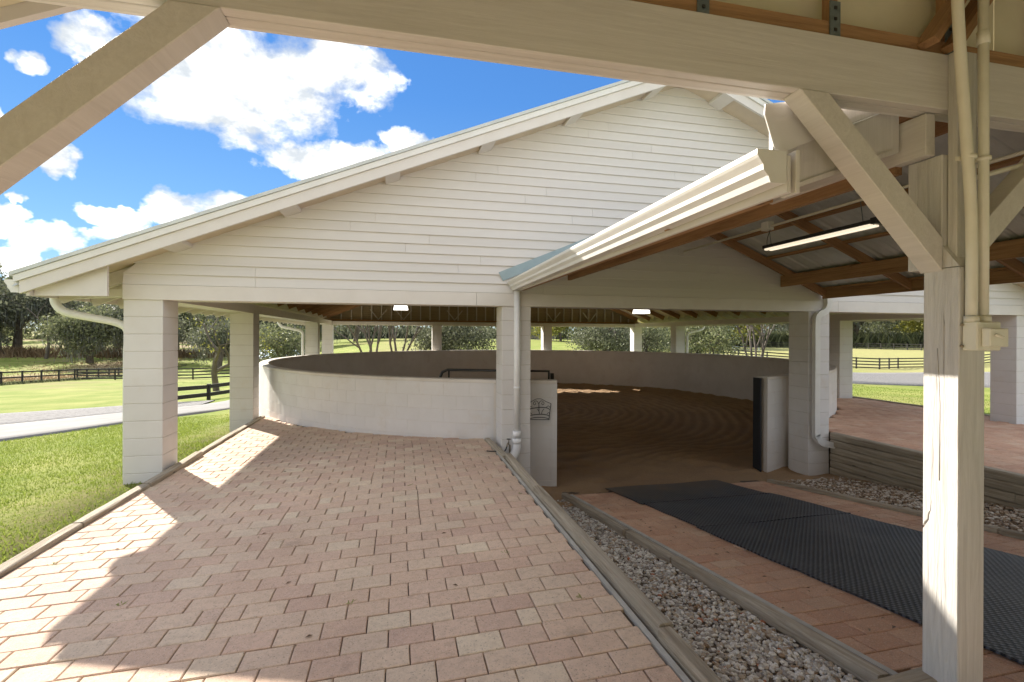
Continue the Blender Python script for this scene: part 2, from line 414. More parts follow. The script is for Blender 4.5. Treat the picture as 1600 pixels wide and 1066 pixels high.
PX0, PX1, PY0, PY1 = -2.74, 11.3, -9.0, 21.7        # the built-up plot, dropped out of the ground sheet
def axis(lo, hi, step, far, extra):
    s = set(extra); x = lo
    while x <= hi: s.add(round(x, 3)); x += step
    d, x = step, hi
    while x < far: d *= 1.22; x += d; s.add(round(x, 2))
    d, x = step, lo
    while x > -far: d *= 1.22; x -= d; s.add(round(x, 2))
    return sorted(s)
ax = axis(-30, 40, 1.3, 3000, [PX0 - .06, PX0, PX1, PX1 + .06])
ay = axis(-12, 60, 1.3, 3000, [PY0 - .06, PY0, PY1, PY1 + .06])
vs, fs = [], []
for y in ay:
    for x in ax:
        z = terr(x, y)
        if PX0 - .001 <= x <= PX1 + .001 and PY0 - .001 <= y <= PY1 + .001: z = -3.2
        vs.append((x, y, z))
nx = len(ax)
for j in range(len(ay) - 1):
    for i in range(nx - 1): fs.append((j * nx + i, j * nx + i + 1, (j + 1) * nx + i + 1, (j + 1) * nx + i))
g = obj('ground', vs, fs, 'grass_ground', None, True); tag(g, 'green pasture grass running down from the arena towards the trees', 'grass', kind='structure')

def strip(name, a, b, mat, lift):
    """ribbon draped on the terrain between edge polylines a and b"""
    def dens(p):
        o = []
        for (x, y), (x2, y2) in zip(p, p[1:]):
            for k in range(12): o.append((x + (x2 - x) * k / 12, y + (y2 - y) * k / 12))
        return o + [p[-1]]
    a, b = dens(a), dens(b); vs, fs = [], []; n = 7
    for (p, q) in zip(a, b):
        for k in range(n):
            x = p[0] + (q[0] - p[0]) * k / (n - 1); y = p[1] + (q[1] - p[1]) * k / (n - 1)
            vs.append((x, y, terr(x, y) + lift))
    for i in range(len(a) - 1):
        for k in range(n - 1): fs.append((i * n + k, i * n + k + 1, (i + 1) * n + k + 1, (i + 1) * n + k))
    for side in (0, n - 1):                                     # verge: the edge rolls into the grass
        base = len(vs)
        for i in range(len(a)):
            x, y, z = vs[i * n + side]; x2, y2, _ = vs[i * n + (1 if side == 0 else n - 2)]
            d = math.hypot(x - x2, y - y2); vs.append((x + (x - x2) / d * .25, y + (y - y2) / d * .25, z - .22))
        for i in range(len(a) - 1):
            q = (i * n + side, (i + 1) * n + side, base + i + 1, base + i); fs.append(q if side == 0 else tuple(reversed(q)))
    return obj(name, vs, fs, mat, None, True)
r = strip('road', [(-13, 2), (-7.7, 11.6), (-6.35, 13.9), (-4.8, 16.2), (-4.2, 22), (-4.6, 40)], [(-17.5, 4.5), (-10.2, 15.4), (-8.3, 17.2), (-6.7, 18.6), (-6.1, 23), (-6.6, 40)], 'road_concrete', .05)
tag(r, 'pale concrete farm lane curving past the left side of the arena', 'road', kind='structure')
r = strip('road_shoulder', [(-17.5, 4.5), (-10.2, 15.4), (-8.3, 17.2), (-6.7, 18.6)], [(-23, 7), (-13.9, 20.9), (-10, 21.4), (-7.2, 21.6)], 'road_gravel', .046)
tag(r, 'grey loose gravel shoulder on the far side of the concrete lane', 'road', kind='structure')
r = strip('driveway', [(14, 36), (21, 26.5), (25.0, 22.5), (30.5, 21.4), (44, 15)], [(24, 50), (34, 43), (42, 37.5), (56, 40), (80, 40)], 'road_gravel', .06)
tag(r, 'grey gravel drive crossing the grass right of the arena', 'road', kind='structure')
# ------------------------------------------------------------------ left paver walk
SL = .0277
def deckz(x): return -1.5752 + SL * x
CX, CY, RO, RI = 4.055, 14.05, 7.45, 7.25
cs, sn = math.cos(TH), math.sin(TH)
def depth(x, y): return x * sn + y * cs
def px_of(x, y):
    d = depth(x, y); return 800 + 760 * (x * cs - y * sn) / d if d > .1 else -9999
def paver_mesh(name, L, W, T=.05, ch=.005):
    a, b = L / 2, W / 2
    rng = [(-a, -b), (a, -b), (a, b), (-a, b)]; inn = [(-a + ch, -b + ch), (a - ch, -b + ch), (a - ch, b - ch), (-a + ch, b - ch)]
    vs = [(x, y, -T) for x, y in rng] + [(x, y, -ch * .8) for x, y in rng] + [(x, y, 0) for x, y in inn]
    fs = [(0, 1, 5, 4), (1, 2, 6, 5), (2, 3, 7, 6), (3, 0, 4, 7), (4, 5, 9, 8), (5, 6, 10, 9), (6, 7, 11, 10), (7, 4, 8, 11), (8, 9, 10, 11)]
    return mesh(name, vs, fs)
def lay(parent, x0, x1, y0, y1, zf, ok, mat, massmat, tilt, limit, minrank=True, seed=1, pname='paver'):
    rr = random.Random(seed); LP, WP = .2326, .1564; items = []
    ny = int((y1 - y0) / WP)
    for j in range(ny):
        y = y0 + (j + .5) * WP; off = (j % 2) * LP / 2 + rr.uniform(-.006, .006); x = x0 - off
        while x < x1 - .02:
            a, b = max(x, x0), min(x + LP, x1)
            x += LP
            if b - a < .05: continue
            if rr.random() < .045 and b - a > .2:
                mm = (a + b) / 2; segs = [(a, mm), (mm, b)]
            else: segs = [(a, b)]
            for a_, b_ in segs:
                cx = (a_ + b_) / 2
                if not ok(cx, y): continue
                d = depth(cx, y); p = px_of(cx, y)
                vis = d > 1.2 and -60 < p < 1660
                items.append((cx, y, b_ - a_ - .0058, WP - .0058, d if vis else 99 + d))
    items.sort(key=lambda i: i[4])
    cache = {}; mb = MB()
    for k, (cx, y, L, W, d) in enumerate(items):
        z = zf(cx, y) + rr.uniform(-.0022, .0022); rz = rr.uniform(-.008, .008)
        e = (tilt[0] + rr.uniform(-.007, .007), tilt[1] + rr.uniform(-.006, .006), rz)
        if k < limit and d < 99:
            key = round(L, 2)
            if key not in cache: cache[key] = paver_mesh(pname, L, W)
            o = link(pname, cache[key], mat, parent); o.location = Vector((cx, y, z)) - world_loc(parent); o.rotation_euler = e
        else:
            me_v = [(-L / 2, -W / 2), (L / 2, -W / 2), (L / 2, W / 2), (-L / 2, W / 2)]; ch = .005
            inn = [(-L / 2 + ch, -W / 2 + ch), (L / 2 - ch, -W / 2 + ch), (L / 2 - ch, W / 2 - ch), (-L / 2 + ch, W / 2 - ch)]
            ca = e[0]; cb_ = -e[1]
            vs = [(px, py, -.03) for px, py in me_v] + [(px, py, -.006) for px, py in me_v] + [(px, py, 0) for px, py in inn]
            vs = [(cx + a, y + b, z + c + a * cb_ + b * ca) for a, b, c in vs]
            mb.add(vs, [(0, 1, 5, 4), (1, 2, 6, 5), (2, 3, 7, 6), (3, 0, 4, 7), (4, 5, 9, 8), (5, 6, 10, 9), (6, 7, 11, 10), (7, 4, 8, 11), (8, 9, 10, 11)])
    if mb.v:
        o = mb.build('paver_field', massmat, parent); o['kind'] = 'stuff'
def clear_ring(x, y): return math.hypot(x - CX, y - CY) > RO - .02 and math.hypot(x + .1 - CX, y + .06 - CY) > RO - .12
walk = thing('paver_walk', 'pink and tan concrete paver walk left of the gravel strip, half in sun', 'paved walk', (-.7, 4, -1.6)); walk['kind'] = 'structure'
def notpillar(x, y):
    for a, b, c, d in ((1.34, 1.8, 6.4, 7), (-3.2, -2.68, 6.4, 7), (-3.2, -2.68, 10.05, 10.6)):
        if a < x < b and c < y < d: return False
    return True
lay(walk, -2.615, 1.239, -.6, 11.4, lambda x, y: deckz(x), lambda x, y: clear_ring(x, y) and notpillar(x, y), 'paver', 'paver_mass', (0, -SL), 300, seed=3)
mb = MB(); n = 24; pts = []
for i in range(n + 1):
    yy = -1 + 12.6 * i / n; xr = 1.30
    if yy > 6.9:
        k = RI + .06; xr = min(xr, CX - math.sqrt(max(k * k - (yy - CY) ** 2, 0)))
    pts.append((yy, xr))
for (ya, xa), (yb, xb) in zip(pts, pts[1:]):
    mb.add([(-2.64, ya, deckz(-2.64) - .022), (xa, ya, deckz(xa) - .022), (xb, yb, deckz(xb) - .022), (-2.64, yb, deckz(-2.64) - .022),
            (-2.64, ya, -3), (xa, ya, -3), (xb, yb, -3), (-2.64, yb, -3)], [(0, 1, 2, 3), (1, 5, 6, 2), (0, 4, 5, 1), (0, 3, 7, 4), (3, 2, 6, 7)])
mb.build('sand_bed', 'dark_sand', walk)
prism('concrete_edge', [(1.240, -1.75), (1.240, deckz(1.2) + .005), (1.268, deckz(1.2) + .006), (1.268, -1.75)], 'Y', .3, 6.35, 'concrete', walk)
# landscape timbers (rounded edges)
def timber(name, p, q, w, h, mat, parent):
    o = bar(name, p, q, w, h, mat, parent, bev=0)
    bm = bmesh.new(); bm.from_mesh(o.data)
    ed = [e for e in bm.edges if abs((e.verts[0].co - e.verts[1].co).normalized().z) > .9]
    bmesh.ops.bevel(bm, geom=ed, offset=min(w, h) * .2, segments=3, affect='EDGES', profile=.5)
    r2 = random.Random(hash(name) % 7 + int(abs(p[1]) * 100) % 91)
    cuts = bmesh.ops.subdivide_edges(bm, edges=[e for e in bm.edges if abs((e.verts[0].co - e.verts[1].co).normalized().z) > .9], cuts=6)
    bm.to_mesh(o.data); bm.free()
    ph = r2.uniform(0, 6)
    for v in o.data.vertices:
        v.co.x += .004 * math.sin(v.co.z * 2.3 + ph) + r2.uniform(-.0018, .0018); v.co.y += .003 * math.sin(v.co.z * 3.1 + ph * 2) + r2.uniform(-.0015, .0015)
    return o
def edging(label, segs, w, h, mat='timber_grey_Z'):
    e = thing('timber_edging', label, 'timber edging', segs[0][0]); e['group'] = 'weathered landscape timbers along the paving'
    for p, q in segs: timber('timber', p, q, w, h, mat, e)
    return e
h = .10
def dz(x, k=.0): return deckz(x) + k
edging('grey landscape timbers between the paver walk and the lawn, running past the first pillar',
       [((-2.665, .4, dz(-2.66, -.02)), (-2.665, 2.4, dz(-2.66, -.02))), ((-2.665, 2.41, dz(-2.66, -.015)), (-2.675, 4.85, dz(-2.66, -.015))),
        ((-2.665, 4.86, dz(-2.66, -.01)), (-2.66, 5.95, dz(-2.66, -.008))), ((-2.645, 5.96, dz(-2.66, .0)), (-2.64, 7.35, dz(-2.66, .008))),
        ((-2.665, 7.36, dz(-2.66, -.015)), (-2.66, 9.0, dz(-2.66, -.015))), ((-2.66, 9.01, dz(-2.66, -.02)), (-2.655, 10.5, dz(-2.66, -.02)))], .10, .10)
edging('weathered split timbers between the paver walk and the white gravel, stepping down to the pillar',
       [((1.325, .2, dz(1.2, .0)), (1.325, 2.24, dz(1.2, .0))), ((1.332, 2.25, dz(1.2, .012)), (1.322, 4.6, dz(1.2, .008))), ((1.325, 4.61, dz(1.2, .0)), (1.325, 5.95, dz(1.2, .0))),
        ((1.30, 5.96, dz(1.2, -.02)), (1.25, 7.0, dz(1.2, -.02)))], .08, .12)
# ------------------------------------------------------------------ sloping entrance path
PS = -.13
def pathz(y): return -1.351 + PS * y
path = thing('entrance_path', 'terracotta paver path sloping down between gravel strips into the arena entrance', 'paved path', (3.8, 4, -1.9)); path['kind'] = 'structure'
lay(path, 2.277, 5.28, .6, 6.25, lambda x, y: pathz(y) if y > 1.6 else pathz(1.6), lambda x, y: (x < 3.02 or x > 4.55) and not (2.2 < x < 2.5 and 1.5 < y < 1.8), 'brick_paver', 'brick_paver_mass', (math.atan(PS), 0), 300, seed=5)
mb = MB()
for (a, b) in ((1.6, 4), (4, 6.6)):
    mb.add([(1.8, a, pathz(a) - .022), (5.6, a, pathz(a) - .022), (5.6, b, pathz(b) - .022), (1.8, b, pathz(b) - .022)], [(0, 1, 2, 3)])
mb.add([(1.8, .4, pathz(1.6) - .022), (5.6, .4, pathz(1.6) - .022), (5.6, 1.6, pathz(1.6) - .022), (1.8, 1.6, pathz(1.6) - .022)], [(0, 1, 2, 3)])
mb.v = [(x if x > 2 else 2.24, y, z) for x, y, z in mb.v]; mb.v = [(x if x < 5.5 else 5.33, y, z) for x, y, z in mb.v]
mb.build('sand_bed', 'dark_sand', path)
bar('concrete_edge', (2.256, 1.75, pathz(1.75) - .02), (2.256, 6.2, pathz(6.2) - .02), .036, .07, 'concrete', path)
edging('grey timbers between the white gravel and the terracotta path, cracked where two lengths meet',
       [((2.19, 1.8, pathz(1.8) - .02), (2.19, 3.55, pathz(3.55) - .02)), ((2.18, 3.56, pathz(3.56) - .025), (2.185, 4.35, pathz(4.35) - .022)), ((2.155, 4.36, pathz(4.36) - .01), (2.175, 6.25, pathz(6.25) - .01))], .078, .085)
edging('low timber between the terracotta path and the brown gravel under the raised deck',
       [((5.33, .9, pathz(.9) - .005), (5.33, 3.3, pathz(3.3) - .005)), ((5.335, 3.31, pathz(3.31) - .005), (5.33, 6.15, pathz(6.15) - .005))], .09, .09)
edging('short cross timber closing the white gravel strip beside the foreground post', [((1.75, 1.70, -1.60), (2.42, 1.70, -1.555))], .10, .11)
# rubber mats
for k, (y0, y1, dx, lab) in enumerate(((.75, 1.92, .03, 'nearest black rubber mat, beside the foot of the post'), (1.88, 3.1, 0, 'black perforated rubber mat second from the foreground post'),
                                  (3.06, 4.29, -.01, 'middle black rubber mat on the sloping path, its edge lapped over the next'),
                                  (4.25, 5.42, .02, 'black rubber mat with scuffed grey surface, second from the arena'), (5.38, 6.45, -.02, 'dusty black rubber mat at the arena end, half covered in dirt'))):
    nx_, ny_ = 40, 26; vs, fs = [], []
    for j in range(ny_ + 1):
        for i in range(nx_ + 1):
            x = 2.88 + dx + 1.80 * i / nx_ + .003 * math.sin(j * .5 + k); y = y0 + (y1 - y0) * j / ny_
            z = pathz(max(y, 1.6)) + .019 + .005 * math.sin(x * 5 + k) * math.sin(y * 4.1) + (.007 if j < 1 and k > 2 else 0)
            vs.append((x, y, z))
    N = len(vs); vs += [(x, y, z - .014) for x, y, z in vs]
    W_ = nx_ + 1
    for j in range(ny_):
        for i in range(nx_):
            a = j * W_ + i; fs.append((a, a + 1, a + W_ + 1, a + W_)); fs.append((N + a, N + a + W_, N + a + W_ + 1, N + a + 1))
    for i in range(nx_):
        fs.append((i, N + i, N + i + 1, i + 1)); a = ny_ * W_ + i; fs.append((a, a + 1, N + a + 1, N + a))
    for j in range(ny_):
        a = j * W_; fs.append((a, a + W_, N + a + W_, N + a)); a = j * W_ + nx_; fs.append((a, N + a, N + a + W_, a + W_))
    tag(obj('rubber_mat', vs, fs, 'rubber_mat'), lab, 'rubber mat', 'rubber mats laid down the sloping path')
# gravel
ico = bmesh.new(); bmesh.ops.create_icosphere(ico, subdivisions=1, radius=1); IV = [v.co.copy() for v in ico.verts]; IF = [tuple(v.index for v in f.verts) for f in ico.faces]; ico.free()
def gravel(name, n, region, zf, smin, smax, mat, label):
    rr = random.Random(len(label)); mb = MB()
    base = []
    for _ in range(n):
        x, y = region(rr); s = rr.uniform(smin, smax) * (1.25 if rr.random() < .08 else 1)
        sc_ = Vector((s * rr.uniform(.8, 1.3), s * rr.uniform(.6, 1), s * rr.uniform(.35, .7)))
        rot = Matrix.Rotation(rr.uniform(0, 6.28), 3, 'Z') @ Matrix.Rotation(rr.uniform(-.6, .6), 3, 'X')
        z = zf(x, y) + rr.uniform(-.01, .012)
        mb.add([rot @ Vector((v.x * sc_.x * rr.uniform(.82, 1.12), v.y * sc_.y * rr.uniform(.82, 1.12), v.z * sc_.z)) + Vector((x, y, z)) for v in IV], IF)
    o = mb.build(name, mat); tag(o, label, 'gravel', kind='stuff'); return o
def wz(y): return pathz(max(y, 1.5))
gravel('gravel', 15000, lambda r: (r.uniform(1.39, 2.13), 1.2 + 4.95 * r.random() ** 1.25), lambda x, y: wz(y) - .045 - .012 * math.sin((x - 1.38) / .75 * 3.14), .009, .021, 'gravel_white', 'white and grey stone gravel in the strip between the two timber edgings')
gravel('gravel', 9000, lambda r: (r.uniform(5.39, 6.74), r.uniform(1.2, 6.3)), lambda x, y: wz(y) - .04, .010, .024, 'gravel_brown', 'brown leaf-strewn gravel at the foot of the timber retaining wall')
mb = MB()
for x0, x1 in ((1.34, 2.22), (5.31, 6.8)):
    for a, b in ((.3, 1.5), (1.5, 4), (4, 6.6)):
        mb.add([(x0, a, wz(a) - .055), (x1, a, wz(a) - .055), (x1, b, wz(b) - .055), (x0, b, wz(b) - .055)], [(0, 1, 2, 3)])
o = mb.build('gravel_bed', 'dark_sand'); tag(o, 'dark soil under the gravel strips on both sides of the path', 'soil', kind='structure')
# ------------------------------------------------------------------ right deck and retaining wall
DZ = -1.556
deck = thing('raised_deck', 'raised terracotta paver deck right of the path, behind the foreground post', 'paved deck', (9, 5, DZ)); deck['kind'] = 'structure'
lay(deck, 6.90, 11.28, 1.6, 11.6, lambda x, y: DZ, lambda x, y: clear_ring(x, y) and math.hypot(x - .1 - CX, y + .06 - CY) > RO - .1 and not (10.8 < x and (6.0 < y < 6.95 or 10.1 < y < 10.55)), 'brick_paver', 'brick_paver_mass', (0, 0), 300, seed=9)
mb = MB(); pts = []
for i in range(25):
    yy = -1 + 12.8 * i / 24; xl = 6.86
    if yy > 6.9: k = RI + .06; xl = max(xl, CX + math.sqrt(max(k * k - (yy - CY) ** 2, 0)))
    pts.append((yy, xl))
for (ya, xa), (yb, xb) in zip(pts, pts[1:]):
    z1 = DZ - .02; mb.add([(xa, ya, z1), (11.3, ya, z1), (11.3, yb, z1), (xb, yb, z1), (xa, ya, -3), (11.3, ya, -3), (11.3, yb, -3), (xb, yb, -3)],
                          [(0, 1, 2, 3), (0, 4, 5, 1), (1, 5, 6, 2), (0, 3, 7, 4), (3, 2, 6, 7)])
mb.build('sand_bed', 'dark_sand', deck)
rw = thing('retaining_wall', 'stacked grey landscape timber retaining wall holding up the raised deck', 'retaining wall', (6.81, 4, -2.2))
for k in range(6):
    zt = DZ + .012 - .112 * k; cuts = [.2, 1.9 + (k * .77) % 1.3, 3.9 + (k * .53) % .9, 6.48]
    for a, b in zip(cuts, cuts[1:]): timber('timber', (6.81 + R.uniform(-.008, .008), a + .004, zt - .052), (6.81 + R.uniform(-.008, .008), b - .004, zt - .052), .118, .108, 'timber_grey_Z', rw)
for a, b in ((6.52, 7.0),): pass
tm = thing('timber_edging', 'dark timber along the outer edge of the raised deck beside the lawn', 'timber edging', (11.33, 6, DZ)); tm['group'] = 'weathered landscape timbers along the paving'
for a, b in ((1.5, 4.2), (4.21, 6.1), (6.6, 9.1), (9.11, 11.6)): timber('timber', (11.34, a, DZ - .03), (11.34, b, DZ - .03), .10, .11, 'timber_grey_Z', tm)

# ------------------------------------------------------------------ arena floor
def groove(x, y):
    """phase of the drag lines: rings round the pen that swing into an S near the entrance"""
    dx, dy = x - CX, y - CY; r = math.hypot(dx, dy)
    e = max(0., min(1., (10.2 - y) / 3.0)) * max(0., min(1., (7.6 - x) / 2.5)); e = e * e * (3 - 2 * e)
    return r + e * .9 * math.sin((x - 4.2) * .9) + .10 * math.sin(x * .9 + y * .6) + .03 * math.sin(y * 2.3)
def dirtz(x, y):
    r = math.hypot(x - CX, y - CY); z = -2.225
    z += .10 * max(0, (r - 5.8) / 1.45) ** 2 if r > 5.8 and y > 8.6 else 0
    gp = groove(x, y); f = max(0., min(1., (y - 7.2) / 1.2)) * max(0, min(1, (7.0 - r) / .5))
    z += f * .055 * (.5 - abs(math.sin(gp * math.pi / .29))) * (.7 + .3 * math.sin(gp * 1.6 + x * .4))
    z += .02 * math.sin(x * 1.3 + .4) * math.sin(y * 1.1)
    n_ = .012 * math.sin(x * 9.1 + 3 * math.sin(y * 4)) + .010 * math.sin(y * 11 + 2 * math.sin(x * 6)) + R.uniform(-.004, .004)
    z += n_
    if y < 6.9:
        k = (6.9 - y) / .9; z = min(z, 9); z = -2.225 * (1 - k) + (pathz(y) + .035 - .085 * k + .03 * math.sin(x * 2.7 + 1.3) * k) * k + n_ * .6
    return z
vs, fs = [], []; st = .05; xs = [CX - 7.32 + st * i for i in range(int(14.64 / st) + 1)]; ys = [5.75 + st * i for i in range(int(15.7 / st) + 1)]
ids = {}
for j, y in enumerate(ys):
    for i, x in enumerate(xs):
        if math.hypot(x - CX, y - CY) < 7.36 or (y < 7.6 and 1.3 < x < 6.75):
            ids[(i, j)] = len(vs); vs.append((x, y, dirtz(x, y)))
for (i, j), a in ids.items():
    q = [ids.get((i + 1, j)), ids.get((i + 1, j + 1)), ids.get((i, j + 1))]
    if None not in q: fs.append((a, q[0], q[1], q[2]))
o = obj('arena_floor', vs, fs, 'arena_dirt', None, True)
at = o.data.attributes.new('furrow_shade', 'FLOAT', 'POINT')                 # groove shade painted in: furrow bottoms get a darker colour
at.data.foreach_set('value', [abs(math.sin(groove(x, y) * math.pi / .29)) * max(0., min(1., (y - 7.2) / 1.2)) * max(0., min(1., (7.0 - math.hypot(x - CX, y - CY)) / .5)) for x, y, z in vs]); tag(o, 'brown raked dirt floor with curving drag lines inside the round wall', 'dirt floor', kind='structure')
o = box('sub_floor', -3.3, 11.4, 11.6, 21.55, -3.1, -2.4, 'dark_sand'); tag(o, 'hard soil under the covered arena outside the round wall', 'soil', kind='structure')

# ------------------------------------------------------------------ pavilion
X0, X1, Y0, Y1 = -3.12, 11.23, 6.5, 21.6; BT, FT = .40, .57; RX = 4.055; RZ = 3.72; SLP = .41
def roofz(x): return RZ - SLP * abs(x - RX)
pav = thing('covered_arena', 'large cream riding arena shelter with gable roof, lap siding and block pillars', 'arena shelter', (4.055, 14, -2.2))
CO = .2032
bl = boxmesh('block', .404, .404, CO - .006, .004)
def pillar(xc, yc, zb, label=None):
    p = box('pillar', xc - .197, xc + .197, yc - .197, yc + .197, zb - .3, BT - .002, 'mortar', pav)
    z = BT - CO / 2
    while z > zb - .2:
        b = link('block', bl, 'block_paint', p); b.location = Vector((xc, yc, z)) - world_loc(p); b.rotation_euler = (0, 0, R.uniform(-.004, .004)); z -= CO
    return p
px_c = [(-2.92, None), (1.56, None), (6.55, None), (11.03, None)]
ZB = {0: -1.75, 1: -2.3, 2: -2.25, 3: -1.7}
for i, x in enumerate((-2.92, 1.56, 6.55, 11.03)):
    pillar(x, 6.7, ZB[i]); pillar(x, 21.4, -2.0)
for y in (10.32, 17.8):
    pillar(-2.92, y, -1.85); pillar(11.03, y, -1.75)
# beams between the pillars
box('beam', X0 + .01, X1 - .01, Y0 + .03, Y0 + .37, BT, FT - .03, 'trim_paint', pav)
box('beam', X0 + .01, X1 - .01, Y1 - .37, Y1 - .03, BT, FT - .03, 'trim_paint', pav)
for xa in (X0 + .03, X1 - .37): box('beam', xa, xa + .34, Y0 + .38, Y1 - .38, BT, FT, 'trim_paint', pav)
for a, b in ((X0 - .004, 1.0), (1.003, 6.9), (6.903, X1 + .004)): box('frieze_board', a, b, Y0 - .022, Y0 + .028, BT - .004, FT, 'trim_paint', pav, .002)
box('frieze_board', X0 - .004, X1 + .004, Y1 - .028, Y1 + .016, BT - .004, FT, 'trim_paint', pav)
for xa in (X0 - .016, X1 - .012): box('frieze_board', xa, xa + .028, Y0 + .03, Y1 - .03, BT - .004, FT, 'trim_paint', pav)
# lap siding, every board its own
EX = .124
def siding(yp, sgn, split):
    k = 0; z = FT + .002
    while z < RZ - .06:
        zt = min(z + EX + .016, RZ - .02)
        xl0 = max(X0, RX - (RZ - z) / SLP); xr0 = min(X1, RX + (RZ - z) / SLP); xl1 = max(X0, RX - (RZ - zt) / SLP); xr1 = min(X1, RX + (RZ - zt) / SLP)
        cuts = []
        if split:
            a = (k // 2 * 2.37 + 1.1) % 3.66
            x = xl0 + a + .3
            while x < xr0 - .6: cuts.append(x); x += 3.66
        e = [None] + cuts + [None]
        for a, b in zip(e, e[1:]):
            la, lb = (xl0, xl1) if a is None else (a + .0013, a + .0013); ra, rb = (xr0, xr1) if b is None else (b - .0013, b - .0013)
            ob, ot = yp - sgn * (.024 + R.uniform(0, .003)), yp - sgn * .003; ib = yp + sgn * .002
            P = [(la, ob, z), (ra, ob, z), (rb, ot, zt), (lb, ot, zt), (la, ib, z), (ra, ib, z), (rb, ib, zt), (lb, ib, zt)]
            c = sum((Vector(p) for p in P), Vector()) / 8
            F = [(0, 1, 2, 3), (4, 7, 6, 5), (0, 4, 5, 1), (3, 2, 6, 7), (0, 3, 7, 4), (1, 5, 6, 2)]
            if sgn < 0: F = [tuple(reversed(f)) for f in F]
            o = obj('siding_board', [Vector(p) - c for p in P], F, 'siding_paint' if sgn > 0 else 'siding_back', pav); o.location = c - world_loc(pav)
        z += EX; k += 1
siding(Y0, 1, True); siding(Y1, -1, False)
# framing behind the far gable
box('plate', X0, X1, Y1 - .14, Y1 - .05, FT + .0, FT + .06, 'beam_brown_X', pav)
x = X0 + .3
while x < X1 - .1:
    zt = roofz(x) - .2
    if zt > FT + .2: box('stud', x - .019, x + .019, Y1 - .095, Y1 - .006, FT + .062, zt, 'paint_wood_Z', pav)
    x += .41
for xm in (-.9, .15, 2.35, 5.1, 6.9, 8.7):
    for s in (-1, 1): bar('brace', (xm, Y1 - .115, FT + .07), (xm + s * .34, Y1 - .115, FT + .5), .03, .07, 'paint_wood_Z', pav, up=(0, 1, 0))
# rafters (brown inside, painted tails outside)
yy = Y0 + .42
while yy < Y1 - .2:
    for s in (-1, 1):
        xe = RX + s * 7.0
        bar('rafter', (RX, yy, RZ - .095), (xe, yy, RZ - .095 - SLP * 7.0), .04, .17, 'beam_brown_Z', pav)
    yy += 1.2
yy = Y0 + .1
while yy < Y1:
    for s in (-1, 1):
        bar('rafter_tail', (RX + s * 7.005, yy, RZ - .085 - SLP * 7.005), (RX + s * 7.86, yy, RZ - .085 - SLP * 7.86), .045, .15, 'paint_wood_Z', pav)
    yy += .6
for s in (-1, 1):
    bar('sub_fascia', (RX + s * 7.88, Y0 - .36, .385 + .085), (RX + s * 7.88, Y1 + .36, .385 + .085), .03, .15, 'trim_paint', pav)
    # roof sheathing and ribbed metal
    q = [(RX, RZ), (RX + s * 7.95, RZ - SLP * 7.95), (RX + s * 7.95, RZ - SLP * 7.95 + .03), (RX, RZ + .03)]
    prism('sheathing', q, 'Y', Y0 - .36, Y1 + .36, 'soffit', pav)
    mb = MB(); y = Y0 - .40; prof = []
    while y < Y1 + .4: prof += [(y, .034), (y + .02, .06), (y + .05, .06), (y + .07, .034)]; y += .3
    vs = []; fs = []
    for (y, h_) in prof: vs += [(RX + s * .0, y, RZ + h_ + .008), (RX + s * 7.99, y, RZ - SLP * 7.99 + h_ + .008)]
    for i in range(len(prof) - 1): fs.append((2 * i, 2 * i + 1, 2 * i + 3, 2 * i + 2))
    mb.add(vs, fs); mb.build('metal_roof', 'metal_sheet', pav)
    for yp, d in ((Y0 - .40, 1), (Y1 + .40, -1)):
        a, b = sorted((yp, yp + d * .035))
        zb, zt = -.055, .075
        prism('rake_fascia', [(RX, RZ + zb), (RX + s * 7.93, RZ + zb - SLP * 7.93), (RX + s * 7.93, RZ + zt - SLP * 7.93), (RX, RZ + zt)], 'Y', a, b, 'trim_paint', pav)
        a2, b2 = (a - .022, b) if d > 0 else (a, b + .022)
        prism('rake_trim', [(RX, RZ + zt + .003), (RX + s * 7.97, RZ + zt + .003 - SLP * 7.97), (RX + s * 7.97, RZ + zt + .075 - SLP * 7.97), (RX, RZ + zt + .075)], 'Y', a2, b2, 'gutter_white', pav)
        a3, b3 = (a - .035, b + .12) if d > 0 else (a - .12, b + .035)
        prism('drip_edge', [(RX, RZ + .154), (RX + s * 8.0, RZ + .154 - SLP * 8.0), (RX + s * 8.0, RZ + .195 - SLP * 8.0), (RX, RZ + .195)], 'Y', a3, b3, 'metal_sheet', pav)
        k = .55
        while k < 7.8:
            x_ = RX + s * k
            prism('lookout', [(x_ - .09, RZ - .046 - SLP * (k - s * .09)), (x_ + .09, RZ - .046 - SLP * (k + s * .09)), (x_ + .09, RZ - .004 - SLP * (k + s * .09)), (x_ - .09, RZ - .004 - SLP * (k - s * .09))], 'Y', min(yp + d * .036, Y0 - .02) if d > 0 else Y1 + .02, Y0 - .02 if d > 0 else yp - .036, 'trim_paint', pav)
            k += 1.2
box('ridge_cap', RX - .16, RX + .16, Y0 - .42, Y1 + .42, RZ + .06, RZ + .085, 'metal_sheet', pav)
